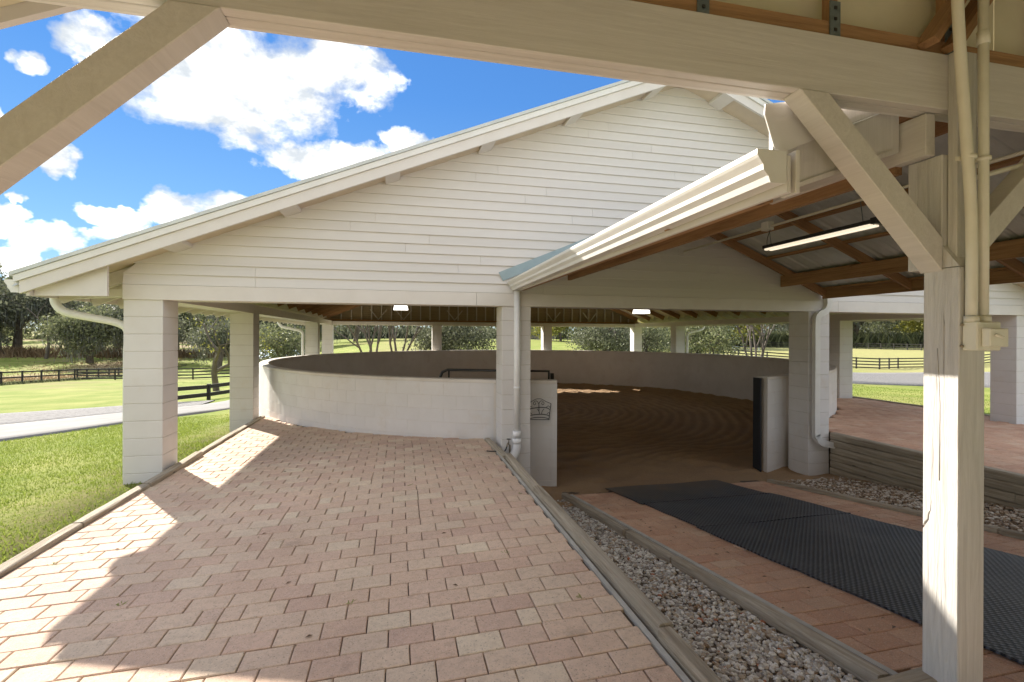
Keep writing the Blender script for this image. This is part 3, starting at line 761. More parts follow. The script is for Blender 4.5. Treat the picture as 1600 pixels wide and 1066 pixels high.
# eave returns at the front corners
for s in (-1, 1):
    xi, xo = RX + s * 7.19, RX + s * 7.86
    pts_ = [(xi, BT + .01), (xo, .40), (xo, RZ - SLP * 7.86 - .005), (xi, RZ - SLP * 7.19 - .005)]
    prism('eave_return', pts_ if s > 0 else pts_, 'Y', Y0 - .30, Y0 - .262, 'trim_paint', pav)
    bar('eave_beam', (xi, Y0 + .2, .49), (xo, Y0 + .2, .44), .10, .09, 'trim_paint', pav)
def gutter(x, y0, y1, zt, s, parent, w_=.125, h_=.13, slope=0.):
    """K-style gutter: back at x, opening upward, front towards s"""
    f = [(0, 0), (0, -h_), (.55, -h_), (.62, -h_ * .80), (.78, -h_ * .62), (.80, -h_ * .45), (.95, -h_ * .25), (1.0, -h_ * .16), (1.0, 0), (.93, 0), (.93, -.012)]
    t_ = .004; n = len(f); vs, fs = [], []
    for (y, dzz) in ((y0, 0), (y1, slope)):
        for (a, b) in f: vs.append((x + s * a * w_, y, zt + b + dzz))
        for (a, b) in f: vs.append((x + s * (a * w_ - (t_ if a > .3 else -t_)), y, zt + b + dzz + (t_ if b <= -h_ + .001 else 0)))
    for i in range(n - 1):
        fs.append((i, i + 1, 2 * n + i + 1, 2 * n + i)); fs.append((n + i, 3 * n + i, 3 * n + i + 1, n + i + 1))
    o_ = MB(); o_.add(vs, fs)
    g_ = o_.build('gutter', 'gutter_white', parent)
    for y, dzz, d in ((y0, 0, -1), (y1, slope, 1)):
        pp = [(x + s * a * w_ * 1.02, zt + b * 1.03 + dzz) for a, b in f[:9]]
        c_ = prism('end_cap', pp, 'Y', y, y + d * .006, 'gutter_white', None); wl = c_.location.copy(); c_.parent = g_; c_.location = wl - world_loc(g_)
    return g_
gutter(RX - 7.955, Y0 - .36, Y1 + .36, .56, -1, pav); gutter(RX + 7.955, Y0 - .36, Y1 + .36, .56, 1, pav)
def dpipe(x, s, y):
    X_ = RX + s * 7.99; c = RX + s * 7.25
    p = smooth_path([(X_, y, .45), (X_, y, .36), (X_ - s * .10, y, .25), (X_ - s * .4, y, .18), (c + s * .12, y, .13), (c, y, .04), (c, y, -.2)], 4) + [Vector((c, y, -1.9))]
    return tube('downspout', p, .046, 'pvc_white', pav)
for s in (-1, 1):
    for y in (6.75, 17.55): dpipe(0, s, y)
# ------------------------------------------------------------------ round wall
wall = thing('round_wall', 'low cream block wall enclosing the round riding arena, open at the entrance', 'wall', (CX, CY, -2.2))
def ang(x, y): return math.atan2(y - CY, x - CX)
ga, gb = ang(2.28, CY - math.sqrt(7.35 ** 2 - (2.28 - CX) ** 2)), ang(5.85, CY - math.sqrt(7.35 ** 2 - (5.85 - CX) ** 2))
TOP = -.665
def arc(a0, a1, r0, r1, z0, z1, n, round_=.012):
    vs, fs = [], []
    prof = [(r0, z0), (r0, z1 - round_), (r0 + round_, z1), (r1 - round_, z1), (r1, z1 - round_), (r1, z0)]; m_ = len(prof)
    for i in range(n + 1):
        a = a0 + (a1 - a0) * i / n
        for r_, z in prof: vs.append((CX + r_ * math.cos(a), CY + r_ * math.sin(a), z))
    for i in range(n):
        for k in range(m_): k2 = (k + 1) % m_; fs.append((i * m_ + k, i * m_ + k2, (i + 1) * m_ + k2, (i + 1) * m_ + k))
    fs.append(tuple(range(m_ - 1, -1, -1))); fs.append(tuple(n * m_ + k for k in range(m_)))
    c = world_loc(wall); vs = [(a - c.x, b - c.y, d - c.z) for a, b, d in vs]
    return vs, fs
v_, f_ = arc(gb, ga + 2 * math.pi, RI, RO - .0035, -2.9, TOP - .052, 220); obj('wall_core', v_, f_, 'plaster_paint', wall, False)
v_, f_ = arc(gb, ga + 2 * math.pi, RI - .002, RO - .001, TOP - .05, TOP, 220); obj('wall_cap', v_, f_, 'plaster_paint', wall, False)
bw = mesh('block', [], [])
def arcblock(a0, a1, z0, z1, r0=RO - .03, r1=RO + .001, name='block'):
    n = 4; vs, fs = [], []; am = (a0 + a1) / 2; O = Vector((CX + RO * math.cos(am), CY + RO * math.sin(am), (z0 + z1) / 2)); b = .002
    for i in range(n + 1):
        a = a0 + (a1 - a0) * i / n; e = b / RO if i in (0, n) else 0
        for r_, z in ((r0, z0), (r0, z1), (r1 - b, z1), (r1 if not e else r1 - b, z1 - b), (r1 if not e else r1 - b, z0 + b), (r1 - b, z0)):
            vs.append(Vector((CX + r_ * math.cos(a), CY + r_ * math.sin(a), z)) - O)
    for i in range(n):
        for k in range(6): k2 = (k + 1) % 6; fs.append((i * 6 + k, i * 6 + k2, (i + 1) * 6 + k2, (i + 1) * 6 + k))
    fs.append(tuple(range(5, -1, -1))); fs.append(tuple(n * 6 + k for k in range(6)))
    return vs, fs, O
def courses(a0, a1, zbot):
    z = TOP - .052; k = 0; da = .4064 / RO
    while z > zbot:
        a = a0 - (k % 2) * da / 2
        while a < a1 - 1e-6:
            s_, e_ = max(a, a0), min(a + da, a1); a += da
            if e_ - s_ < .008: continue
            vs, fs, O = arcblock(s_ + .0012 / RO, e_ - .0012 / RO, z - CO + .003, z)
            o = obj('block', vs, fs, 'block_paint', wall); o.location = O - world_loc(wall)
        z -= CO; k += 1
A2 = 2 * math.pi
courses(ang(-3.38, 13.2) % A2, ang(1.36, 7.1) % A2, -1.85)
courses(ang(1.77, 6.97) % A2, ga % A2, -2.2)
courses(gb % A2, ang(6.35, 7.0) % A2, -2.2)
courses(ang(6.76, 7.1) % A2, ang(9.6, 9.1) % A2, -1.6)
# gates folded back against the inside of the wall
def gate(label, hinge, end, n):
    g_ = thing('pipe_gate', label, 'gate', hinge, 'black pipe gates at the arena entrance')
    H = Vector(hinge); E = Vector(end); zt, zb = (-.55 if hinge[0] < 4 else -.80), -2.05; r_ = .022
    d = (E - H); L = d.length; d.normalize()
    P = lambda k, z: (H.x + d.x * k, H.y + d.y * k, z)
    c = .12
    fr = [P(0, zb)] + [P(0, zt)] + [P(L - c, zt), P(L - c * .3, zt - c * .3), P(L, zt - c), P(L, zb), P(0, zb)]
    tube('frame', fr, r_, 'black_metal', g_, 8)
    tube('post', [P(-.05, -2.25), P(-.05, zt - .03)], .03, 'black_metal', g_, 8)
    for k in range(1, n): tube('rail', [P(0, zt + (zb - zt) * k / n), P(L, zt + (zb - zt) * k / n)], .014, 'black_metal', g_, 6)
    tube('stay', [P(L * .93 - .02, zt), P(L * .93 - .02, zb)], .013, 'black_metal', g_, 6)
gate('black pipe gate open behind the left wall, top rail showing above it', (2.22, 7.12, -2.2), (.62, 7.72, -2.2), 5)
gate('black pipe gate swung open behind the right entrance wall, seen edge on', (6.15, 7.32, -2.2), (7.60, 7.95, -2.2), 5)
o = box('gate_stop', 5.765, 5.79, 6.86, 7.03, -2.24, -.69, 'rubber_black'); tag(o, 'black rubber strip on the end of the right entrance wall', 'rubber strip')
# wrought-iron wall basket
bk = thing('wall_basket', 'black wrought iron scroll basket hanging on the wall left of the arena entrance', 'wall basket', (2.0, 6.82, -1.1))
def wp(x, z, o=.0): return (1.80 + x * .36, 6.885 - .02 - o - x * .05, -1.235 + z * .30)
def w_t(name, pts, r_=.004, k=5): tube(name, smooth_path([wp(*p) for p in pts], k), r_, 'black_metal', bk, 6)
w_t('back_arch', [(0, .78), (.2, .88), (.38, 1.0), (.5, 1.02), (.62, 1.0), (.8, .88), (1, .78)])
w_t('side_bar', [(0, .78), (.05, .5), (.08, 0)], .005); w_t('side_bar', [(1, .78), (.96, .4), (.92, 0)], .005)
w_t('front_hoop', [(.06, .5, .0), (.2, .6, .08), (.5, .66, .13), (.8, .6, .08), (.94, .48, .0)], .006)
w_t('front_hoop', [(.08, .2, .0), (.22, .28, .08), (.5, .33, .12), (.8, .26, .08), (.93, .15, .0)], .006)
w_t('base_bar', [(.06, .02), (.5, .0), (.94, .0)], .005); w_t('base_hoop', [(.08, .04, .0), (.3, .14, .06), (.5, .16, .09), (.7, .13, .06), (.92, .03, .0)], .005)
for s in (-1, 1):
    w_t('scroll', [(.5, .35, .02), (.5, .74, .01), (.5 + s * .07, .9), (.5 + s * .16, .9), (.5 + s * .22, .8), (.5 + s * .16, .72), (.5 + s * .12, .8), (.5 + s * .16, .84)], .004)
    w_t('scroll', [(.5 + s * .04, .3, .1), (.5 + s * .06, .45, .1), (.5 + s * .14, .58, .1)], .004)
    w_t('scroll', [(.5 + s * .28, .62, .03), (.5 + s * .38, .68, .02), (.5 + s * .45, .6, .01)], .004)
    w_t('scroll', [(.5 + s * .3, .3, .05), (.5 + s * .38, .36, .03), (.5 + s * .44, .28, .02)], .004)
# white round downpipe at the second pillar and flat downspout at the third
dp = thing('drain_pipe', 'white round drain pipe on the pillar left of the arena entrance, elbow at its foot', 'drain pipe', (1.55, 6.42, -1.5))
tube('pipe', [(1.55, 6.42, .60), (1.55, 6.42, -1.30)], .043, 'pvc_white', dp, 16)
tube('coupling', [(1.55, 6.42, -1.30), (1.55, 6.42, -1.38)], .056, 'pvc_white', dp, 16)
tube('coupling', [(1.55, 6.42, -1.40), (1.55, 6.42, -1.47)], .062, 'pvc_white', dp, 16)
tube('elbow', smooth_path([(1.55, 6.42, -1.45), (1.545, 6.42, -1.55), (1.50, 6.41, -1.63), (1.43, 6.40, -1.655), (1.36, 6.39, -1.66)], 4), .058, 'pvc_white', dp, 16)
tube('strap', [(1.55, 6.42, -.7), (1.55, 6.42, -.73)], .047, 'pvc_white', dp, 16)
hb = thing('water_tap', 'small brass garden tap low on the pillar beside the drain pipe', 'tap', (1.44, 6.43, -1.5))
tube('pipe', [(1.46, 6.46, -1.75), (1.46, 6.44, -1.5), (1.42, 6.40, -1.46)], .011, 'brass', hb, 8)
tube('spout', smooth_path([(1.44, 6.44, -1.47), (1.42, 6.39, -1.46), (1.40, 6.37, -1.50)], 3), .012, 'brass', hb, 8)
tube('handle', [(1.44, 6.42, -1.41), (1.44, 6.42, -1.405)], .032, 'black_metal', hb, 10); tube('stem', [(1.44, 6.42, -1.46), (1.44, 6.42, -1.405)], .006, 'brass', hb, 6)
ho = tube('hose', smooth_path([(1.40, 6.37, -1.50), (1.36, 6.33, -1.545), (1.25, 6.30, -1.535), (1.12, 6.33, -1.53)], 5), .008, 'black_metal', None, 6); tag(ho, 'short dark hose end lying from the tap onto the pavers', 'hose')
# flat downspout at third pillar
def rect_pipe(name, pts, w_, d_, mat, parent):
    pts = smooth_path(pts, 5); vs, fs = [], []; c0 = world_loc(parent)
    for i, p in enumerate(pts):
        a = pts[max(i - 1, 0)]; b = pts[min(i + 1, len(pts) - 1)]; t_ = (b - a).normalized()
        y = Vector((0, 1, 0)); x = y.cross(t_).normalized()
        for s1, s2 in ((-1, -1), (1, -1), (1, 1), (-1, 1)): vs.append(p + x * s1 * w_ / 2 + y * s2 * d_ / 2 - c0)
    for i in range(len(pts) - 1):
        for k in range(4): k2 = (k + 1) % 4; fs.append((i * 4 + k, i * 4 + k2, i * 4 + 4 + k2, i * 4 + 4 + k))
    fs.append((3, 2, 1, 0)); n = len(pts) * 4; fs.append((n - 4, n - 3, n - 2, n - 1))
    return obj(name, vs, fs, mat, parent)
ds = thing('downspout', 'flat cream downspout curving down the front of the pillar right of the entrance', 'downspout', (6.45, 6.42, -1.5))
rect_pipe('pipe', [(6.66, 6.44, .62), (6.66, 6.44, .50), (6.60, 6.44, .40), (6.48, 6.44, .34), (6.44, 6.44, .22), (6.44, 6.44, -.3), (6.44, 6.44, -1.45), (6.46, 6.44, -1.60), (6.54, 6.44, -1.69), (6.66, 6.44, -1.72), (6.84, 6.43, -1.76)], .095, .07, 'gutter_white', ds)
box('strap', 6.38, 6.50, 6.395, 6.402, -.6, -.58, 'gutter_white', ds)
# pendant lamps
for k, (x, y, lab) in enumerate(((.02, 14.05, 'white box lamp glowing under the arena roof, left of the pillar with the drain pipe'), (7.42, 14.05, 'white box lamp glowing under the arena roof, above the arena entrance'))):
    l = thing('pendant_lamp', lab, 'lamp', (x, y, .8), 'lamps hung under the arena roof')
    prism('diffuser', [(x - .20, .70), (x + .20, .70), (x + .17, .83), (x - .17, .83)], 'Y', y - .2, y + .2, 'lamp_glow', l)
    box('housing', x - .12, x + .12, y - .12, y + .12, .832, .90, 'lamp_housing', l); tube('rod', [(x, y, .9), (x, y, roofz(x) - .02)], .012, 'lamp_housing', l, 6)

# ------------------------------------------------------------------ covered walkway between barn and arena
wk = thing('walkway_roof', 'gabled walkway roof joining the barn to the arena, open brown rafters under ribbed metal', 'walkway roof', (4.05, 4, .7))
WS = .4167
def wz_(x): return .606 + WS * (2.565 - abs(x - 4.055))     # rafter underside
YA, YB = 1.84, 6.46
for y in (6.40, 5.08, 3.84, 2.62, 1.90):
    for s in ((-1, 1) if y > 2 else (1,)):
        bar('rafter', (4.055 + s * .01, y, wz_(4.055) + .055), (4.055 + s * 2.53, y, wz_(4.055 + 2.53) + .055), .04, .11, 'beam_brown_Z', wk)
for s in (-1, 1):
    for k in (.25, .85, 1.45, 2.0, 2.5):
        x = 4.055 + s * k; bar('purlin', (x, YA, wz_(x) + .126), (x, YB, wz_(x) + .126), .09, .03, 'beam_brown_Z', wk)
    xb = 4.055 + s * 1.75
    box('eave_beam', xb - .02, xb + .02, YA, YB, .77, .94, 'beam_brown_Y', wk)
    xo = 4.055 + s * 2.545
    if s < 0:
        box('fascia', xo + .06, xo + .08, 1.72, YB, .60, .755, 'trim_paint', wk, .002); box('soffit_board', xo + .081, xo + .15, 1.9, YB, .612, .635, 'beam_brown_Y', wk)
    else: box('fascia', xo - .03, xo - .01, YA, YB, .60, .752, 'beam_brown_Y', wk)
    # ribbed metal
    prof = []; y = YA - .06
    while y < YB - .05: prof += [(y, 0), (y + .03, .02), (y + .06, .02), (y + .09, 0)]; y += .225
    prof = [p for p in prof if p[0] <= YB + .02]
    prof.append((YB + .02, 0)); vs, fs = [], []
    for yv, hh in prof:
        for k_, e in ((0, 0), (1, 2.575)):
            vs.append((4.055 + s * e, yv, wz_(4.055 + e) + .144 + hh * .6)); 
    for i in range(len(prof) - 1): fs.append((2 * i, 2 * i + 1, 2 * i + 3, 2 * i + 2))
    m_ = MB(); m_.add(vs, fs); m_.build('metal_roof', 'metal_sheet', wk)
box('ridge_board', 4.036, 4.074, YA, YB, 1.56, 1.70, 'beam_brown_Y', wk)
gutter(1.562, 1.72, YB - .0, .768, -1, wk, .138, .13, -.03)
box('tie_beam', 1.6, 6.5, 1.85, 1.89, .76, .90, 'beam_brown_X', wk) if False else None
# white casing of the beam next to the barn post
box('beam_casing', 2.262, 2.30, 2.042, 2.62, .83, 1.035, 'paint_wood_Y', wk, .002)
box('beam_casing', 2.268, 2.322, 1.69, 2.04, .806, .993, 'paint_wood_Y', wk, .003)
prism('rake_board', [(1.63, .628), (2.255, .855), (2.255, 1.20), (1.95, 1.08), (1.605, .94), (1.605, .62)], 'Y', 1.80, 1.83, 'paint_wood_Z', wk)
prism('rake_strip', [(1.70, .84), (2.23, 1.05), (2.23, 1.085), (1.70, .875)], 'Y', 1.79, 1.799, 'paint_wood_Z', wk)
prism('rake_strip', [(1.63, .628), (2.22, .845), (2.22, .865), (1.63, .648)], 'Y', 1.79, 1.799, 'paint_wood_Z', wk)
prism('end_flashing', [(1.508, .986), (1.625, 1.01), (1.83, 1.05), (1.90, .985), (1.76, .86), (1.60, .79), (1.556, .80), (1.505, .943)], 'Y', 1.772, 1.778, 'trim_paint', wk)
box('rake_filler', 1.55, 1.63, 1.779, 1.799, .70, .96, 'trim_paint', wk); box('fascia_end', 1.61, 1.63, 1.715, 1.80, .60, .78, 'trim_paint', wk, .002)
# step flashing on the arena siding
prism('flashing', [(1.36, .735), (4.055, 1.86), (4.055, 2.0), (1.30, .85)], 'Y', Y0 - .034, Y0 - .028, 'blue_metal', wk)
prism('flashing', [(6.75, .735), (4.057, 1.86), (4.057, 2.0), (6.81, .85)], 'Y', Y0 - .034, Y0 - .028, 'blue_metal', wk)
# conduit and shop light
tube('conduit', [(4.0, 1.9, 1.22), (4.0, 6.3, 1.22)], .014, 'conduit_paint', wk, 8)
sl = thing('shop_light', 'long lit strip light hanging on chains under the walkway roof', 'light', (4.05, 4.05, 1.0))
box('body', 3.98, 4.12, 3.42, 4.72, .985, 1.02, 'lamp_housing', sl, .004); box('end_cap', 3.97, 4.13, 3.36, 3.42, .975, 1.03, 'lamp_housing', sl, .005)
box('tube', 3.995, 4.03, 3.44, 4.70, .965, .984, 'tube_glow', sl); box('tube', 4.06, 4.095, 3.44, 4.70, .965, .984, 'tube_glow', sl)
for y in (3.55, 4.66): tube('chain', [(4.05, y, 1.02), (4.02, y, 1.21)], .004, 'galvanised', sl, 5)
o = box('junction_box', 3.95, 4.03, 4.6, 4.70, 1.18, 1.27, 'gutter_white'); tag(o, 'small white junction box on the conduit above the strip light', 'junction box')
tube('cord', smooth_path([(4.0, 4.62, 1.18), (3.98, 4.64, 1.08), (4.03, 4.70, 1.0)], 4), .004, 'lamp_housing', sl, 5)

# ------------------------------------------------------------------ barn the camera stands in
bn = thing('barn_porch', 'painted timber porch framing the view: header beam, braced posts and brown roof plate', 'barn', (2.3, 1.7, -1.6))
HB, HT = .997, 1.238
box('header_beam', -1.9, 6.4, 1.65, 1.692, HB, HT, 'paint_wood_X', bn, .003); box('header_beam', -1.9, 6.4, 1.699, 1.742, HB + .002, HT, 'paint_wood_X', bn, .003)
box('header_trim', -1.9, 6.4, 1.747, 1.762, HB + .006, HT, 'trim_paint', bn)
def post(x0, lab=None):
    me_parts = []
    p = box('post', x0, x0 + .145, 1.58, 1.726, -2.3, .30, 'paint_post', bn, .004)
    box('post_block', x0 + .004, x0 + .141, 1.652, 1.80, .302, .80, 'paint_post', bn, .004)
    box('post_strip', x0 + .03, x0 + .145, 1.612, 1.65, .302, HT, 'paint_post', bn, .003)
    prism('post_bevel', [(1.582, .302), (1.65, .302), (1.65, .40)], 'X', x0 + .002, x0 + .143, 'paint_post', bn)
    return p
cr = [(.0, .0), (.016, .012), (.022, .03), (.034, .045), (.038, .075), (.046, .09), (.05, .125), (.056, .15), (.052, .12), (.05, .09), (.044, .07), (.042, .045), (.028, .02), (.018, .0), (.004, -.012)]
# crack runs across the sunlit face of the post, from its far edge
def carve(o, pts, x0, x1):
    c = prism('cutter', pts, 'X', x0, x1, 'beam_brown_Z'); m_ = o.modifiers.new('cut', 'BOOLEAN'); m_.object = c; m_.operation = 'DIFFERENCE'; m_.solver = 'EXACT'
    bpy.context.view_layer.update(); dg = bpy.context.evaluated_depsgraph_get(); me = bpy.data.meshes.new_from_object(o.evaluated_get(dg))
    o.modifiers.remove(m_); o.data = me; bpy.data.objects.remove(c)
pp = post(2.305)
carve(pp, [(1.74 - a, -.862 + b) for a, b in cr], 2.2, 2.325)
carve(pp, [(1.659, -.63), (1.6545, -.30), (1.667, -.05), (1.6640, -.05), (1.6515, -.30), (1.652, -.63)], 2.2, 2.318)
carve(pp, [(1.622, -.78), (1.6205, -.55), (1.624, -.42), (1.6195, -.55)], 2.2, 2.314)
carve(pp, [(1.688, -.75), (1.6855, -.45), (1.69, -.30), (1.684, -.45)], 2.2, 2.314)
post(-1.42); post(6.1)
for (xa, za, xb, zb_) in ((1.63, HB, 2.305, .305), (-.605, HB, -1.275, .305), (3.14, HB, 2.45, .305), (5.4, HB, 6.1, .305)):
    s = 1 if xb > xa else -1
    bw_ = .07
    # mitred 4x4 brace
    pts_ = [(xa - s * .068, za), (xa + s * .072, za), (xb, zb_ + .125), (xb, zb_ - .02)]
    pr = prism('brace', pts_, 'Y', 1.645, 1.738, 'paint_wood_Y', bn)
    bm = bmesh.new(); bm.from_mesh(pr.data); bmesh.ops.bevel(bm, geom=list(bm.edges), offset=.003, segments=1, affect='EDGES'); bm.to_mesh(pr.data); bm.free()
box('top_plate', -1.9, 6.4, 1.668, 1.74, HT + .002, HT + .068, 'beam_brown_X', bn, .002)
x = -1.33
while x < 6.4:
    box('stud', x - .019, x + .019, 1.67, 1.71, HT + .07, 2.2, 'beam_brown_Z', bn)
    st_ = box('strap_plate', x - .026, x + .026, 1.662, 1.6665, HT + .004, HT + .15, 'galvanised', bn)
    for k in range(3): box('bolt', x - .006, x + .006, 1.658, 1.6615, HT + .025 + k * .045, HT + .037 + k * .045, 'black_metal', bn)
    x += .616
for dx in (0, .13): bar('truss_web', (2.20 + dx, 1.64, HT + .02), (2.66 + dx, 1.64, HT + .62), .035, .09, 'beam_brown_Z', bn, up=(0, 1, 0))
for x in range(9):
    xa = -1.9 + x * .93; box('wall_panel', xa, xa + .926, 1.742, 1.75, HT + .07, 2.25 + 0 * x, 'panel_cream', bn)
    box('panel_lap', xa, xa + .926, 1.734, 1.741, HT + .07, HT + .095, 'panel_cream', bn)
BRX, BRZ = 2.3, 2.72
for s in (-1, 1):
    prism('roof_slab', [(BRX, BRZ), (BRX + s * 4.9, BRZ - .45 * 4.9), (BRX + s * 4.9, BRZ - .45 * 4.9 + .06), (BRX, BRZ + .06)], 'Y', -9, 1.98, 'panel_cream', bn)
    prism('rake_fascia', [(BRX, BRZ - .05), (BRX + s * 4.9, BRZ - .05 - .45 * 4.9), (BRX + s * 4.9, BRZ + .09 - .45 * 4.9), (BRX, BRZ + .09)], 'Y', 1.982, 2.01, 'trim_paint', bn)
    for k in range(7):
        y = 1.0 - k * 1.5
        bar('rafter', (BRX, y, BRZ - .08), (BRX + s * 4.8, y, BRZ - .08 - .45 * 4.8), .04, .14, 'beam_brown_Z', bn)
slab = box('barn_floor', -2.6, 7.2, -9, .35, -1.75, -1.60, 'concrete'); tag(slab, 'concrete floor of the barn behind the paver walk', 'floor', kind='structure')
bwall = box('barn_wall', -2.7, 7.6, -9.15, -9.0, -1.7, 1.6, 'siding_paint'); tag(bwall, 'cream end wall of the barn behind the viewpoint', 'wall')
# electrical box and conduits on the post
eb = thing('electrical_box', 'painted weatherproof outlet box with two conduits on the foreground post', 'electrical box', (2.4, 1.55, 0))
box('box', 2.318, 2.452, 1.524, 1.579, -.056, .064, 'conduit_paint', eb, .004)
box('cover', 2.338, 2.440, 1.49, 1.523, -.04, .036, 'conduit_paint', eb, .004)
tube('latch', [(2.36, 1.487, .01), (2.385, 1.474, -.002)], .006, 'conduit_paint', eb, 6)
for xa in (2.335, 2.40): tube('connector', [(xa, 1.555, .064), (xa, 1.555, .088)], .026, 'conduit_paint', eb, 8)
tube('conduit', smooth_path([(2.335, 1.555, .085), (2.332, 1.555, .5), (2.30, 1.555, .85), (2.262, 1.555, 1.25), (2.24, 1.555, 1.6)], 4), .0205, 'conduit_paint', eb, 12)
tube('conduit', [(2.40, 1.555, .085), (2.398, 1.555, .8), (2.392, 1.555, 1.6)], .0185, 'conduit_paint', eb, 12)
tube('coupling', [(2.394, 1.555, 1.235), (2.393, 1.555, 1.29)], .0225, 'conduit_paint', eb, 12)
for xa in (2.318, 2.398): tube('clamp', [(xa, 1.555, .745), (xa, 1.555, .76)], .026, 'conduit_paint', eb, 12); 
box('clamp_bar', 2.28, 2.44, 1.575, 1.581, .744, .760, 'conduit_paint', eb)
for z in (.052, -.038): tube('screw', [(2.31, 1.57, z), (2.31, 1.578, z)], .006, 'brass', eb, 6)
o = tube('conduit', [(2.46, 1.70, .70), (3.6, 1.74, 1.02)], .011, 'conduit_paint', None, 8); tag(o, 'thin painted conduit rising right from the foreground post under the roof', 'conduit')

# ------------------------------------------------------------------ fences
def fence(label, pts, spacing, rails, hgt, group='black board fences around the pastures', rail_w=.14, whole=False, post_w=.12, low=.16):
    p0 = pts[0]; f = thing('board_fence', label, 'fence', (p0[0], p0[1], terr(*p0)), group)
    c = []; 
    for (a, b), (x, y) in zip(pts, pts[1:]):
        L = math.hypot(x - a, y - b); n = max(1, round(L / spacing))
        for k in range(n): c.append((a + (x - a) * k / n, b + (y - b) * k / n))
    c.append(pts[-1]); pm = boxmesh('post', post_w, post_w, hgt + .4, 0); rm = {}
    for (x, y) in c:
        o = link('post', pm, 'fence_black', f); o.location = Vector((x, y, terr(x, y) + hgt / 2 - .18)) - world_loc(f)
    zs = [hgt - .09 - k * (hgt - .09 - low) / max(rails - 1, 1) for k in range(rails)]
    if whole:
        for zr in zs:
            mb = MB()
            for (a, b), (x, y) in zip(c, c[1:]):
                d = Vector((x - a, y - b, 0)).normalized(); nn = Vector((-d.y, d.x, 0)) * .03
                za, zb2 = terr(a, b) + zr, terr(x, y) + zr; h_ = rail_w / 2
                q = [(a, b, za - h_), (x, y, zb2 - h_), (x, y, zb2 + h_), (a, b, za + h_)]
                mb.add([(u - nn.x, v - nn.y, w_) for u, v, w_ in q] + [(u + nn.x, v + nn.y, w_) for u, v, w_ in q], [(0, 1, 2, 3), (7, 6, 5, 4), (0, 4, 5, 1), (2, 6, 7, 3), (0, 3, 7, 4), (1, 5, 6, 2)])
            mb.build('rail', 'fence_black', f)
    else:
        for (a, b), (x, y) in zip(c, c[1:]):
            for zr in zs: bar('rail', (a, b, terr(a, b) + zr), (x, y, terr(x, y) + zr + R.uniform(-.015, .015)), .04, rail_w, 'fence_black', f)
    return f
fence('black three-rail fence far left, between the lawn and the rough field', [(-37.2, 44), (-36.3, 55), (-36.0, 65), (-36.8, 80), (-38, 96)], 2.55, 3, 1.28)
fence('nearest black board fence beside the lane, seen between the two left pillars', [(-8.55, 20.5), (-7.9, 23), (-7.4, 25.4), (-7.2, 28)], 2.6, 2, .66, rail_w=.16, low=.23)
fence('black board fence behind the pale-barked tree left of the arena', [(-36.3, 66), (-28, 64.5), (-18, 60), (-10, 57)], 4.4, 4, 1.3)
fence('four-rail black fence along the far side of the gravel drive on the right', [(38, 54), (53.6, 47.8), (56.0, 46.9), (62.8, 50.1), (70, 48), (84, 52)], 3.3, 4, 1.35)
fence('distant black fence at the far side of the dry paddock on the right', [(78, 112), (101, 90), (105, 79), (112, 62)], 2.6, 3, 1.3, whole=True)
fence('farthest black fence, behind the dry paddock under the trees', [(60, 130), (88, 118), (112, 96), (120, 84)], 2.6, 4, 1.3, whole=True)
fence('long black fence running away across the green pasture behind the arena', [(44, 190), (46.6, 125), (52.4, 104), (56, 92)], 3.0, 3, 1.3, whole=True)
fence('black fence across the back of the green pasture below the trees', [(-60, 178), (-13, 176), (44, 182)], 5.0, 3, 1.4, whole=True)
# pipe gates in the far paddock
for k, (xa, ya, xb, yb, lab) in enumerate(((46.5, 71.5, 50.3, 69.0, 'grey pipe panel gate among the trees right of the arena, left one of the pair'), (52.0, 68.0, 55.2, 66.0, 'grey pipe panel gate among the trees right of the arena, right one of the pair'))):
    g_ = thing('paddock_gate', lab, 'gate', (xa, ya, terr(xa, ya)), 'far pipe panels')
    for z in (.1, .45, .8, 1.15, 1.5): tube('rail', [(xa, ya, terr(xa, ya) + z), (xb, yb, terr(xb, yb) + z)], .035, 'galvanised', g_, 6)
    for (x_, y_) in ((xa, ya), (xb, yb)): tube('post', [(x_, y_, terr(x_, y_)), (x_, y_, terr(x_, y_) + 1.6)], .045, 'galvanised', g_, 6)
# low shed with blue-grey roof
sh = thing('low_shed', 'low shed with pale blue ribbed metal roof beyond the arena wall on the left', 'shed', (-14.5, 66, terr(-14.5, 66)))
zb = terr(-14.5, 66)
box('wall', -18.2, -10.8, 64.2, 68.2, zb - .3, zb + 1.55, 'shed_wall', sh)
mb = MB(); x = -18.6; vs, fs = [], []; prof = []
while x < -10.5: prof += [(x, 0), (x + .08, .06), (x + .16, 0)]; x += .5
for xx, hh in prof: vs += [(xx, 63.6, zb + 1.45 + hh), (xx, 66.4, zb + 2.35 + hh), (xx, 69, zb + 1.5 + hh)]
for i in range(len(prof) - 1): a = 3 * i; fs += [(a, a + 3, a + 4, a + 1), (a + 1, a + 4, a + 5, a + 2)]
mb.add(vs, fs); mb.build('roof', 'blue_metal', sh); box('door', -15.5, -14.3, 64.16, 64.199, zb, zb + 1.3, 'trim_paint', sh)
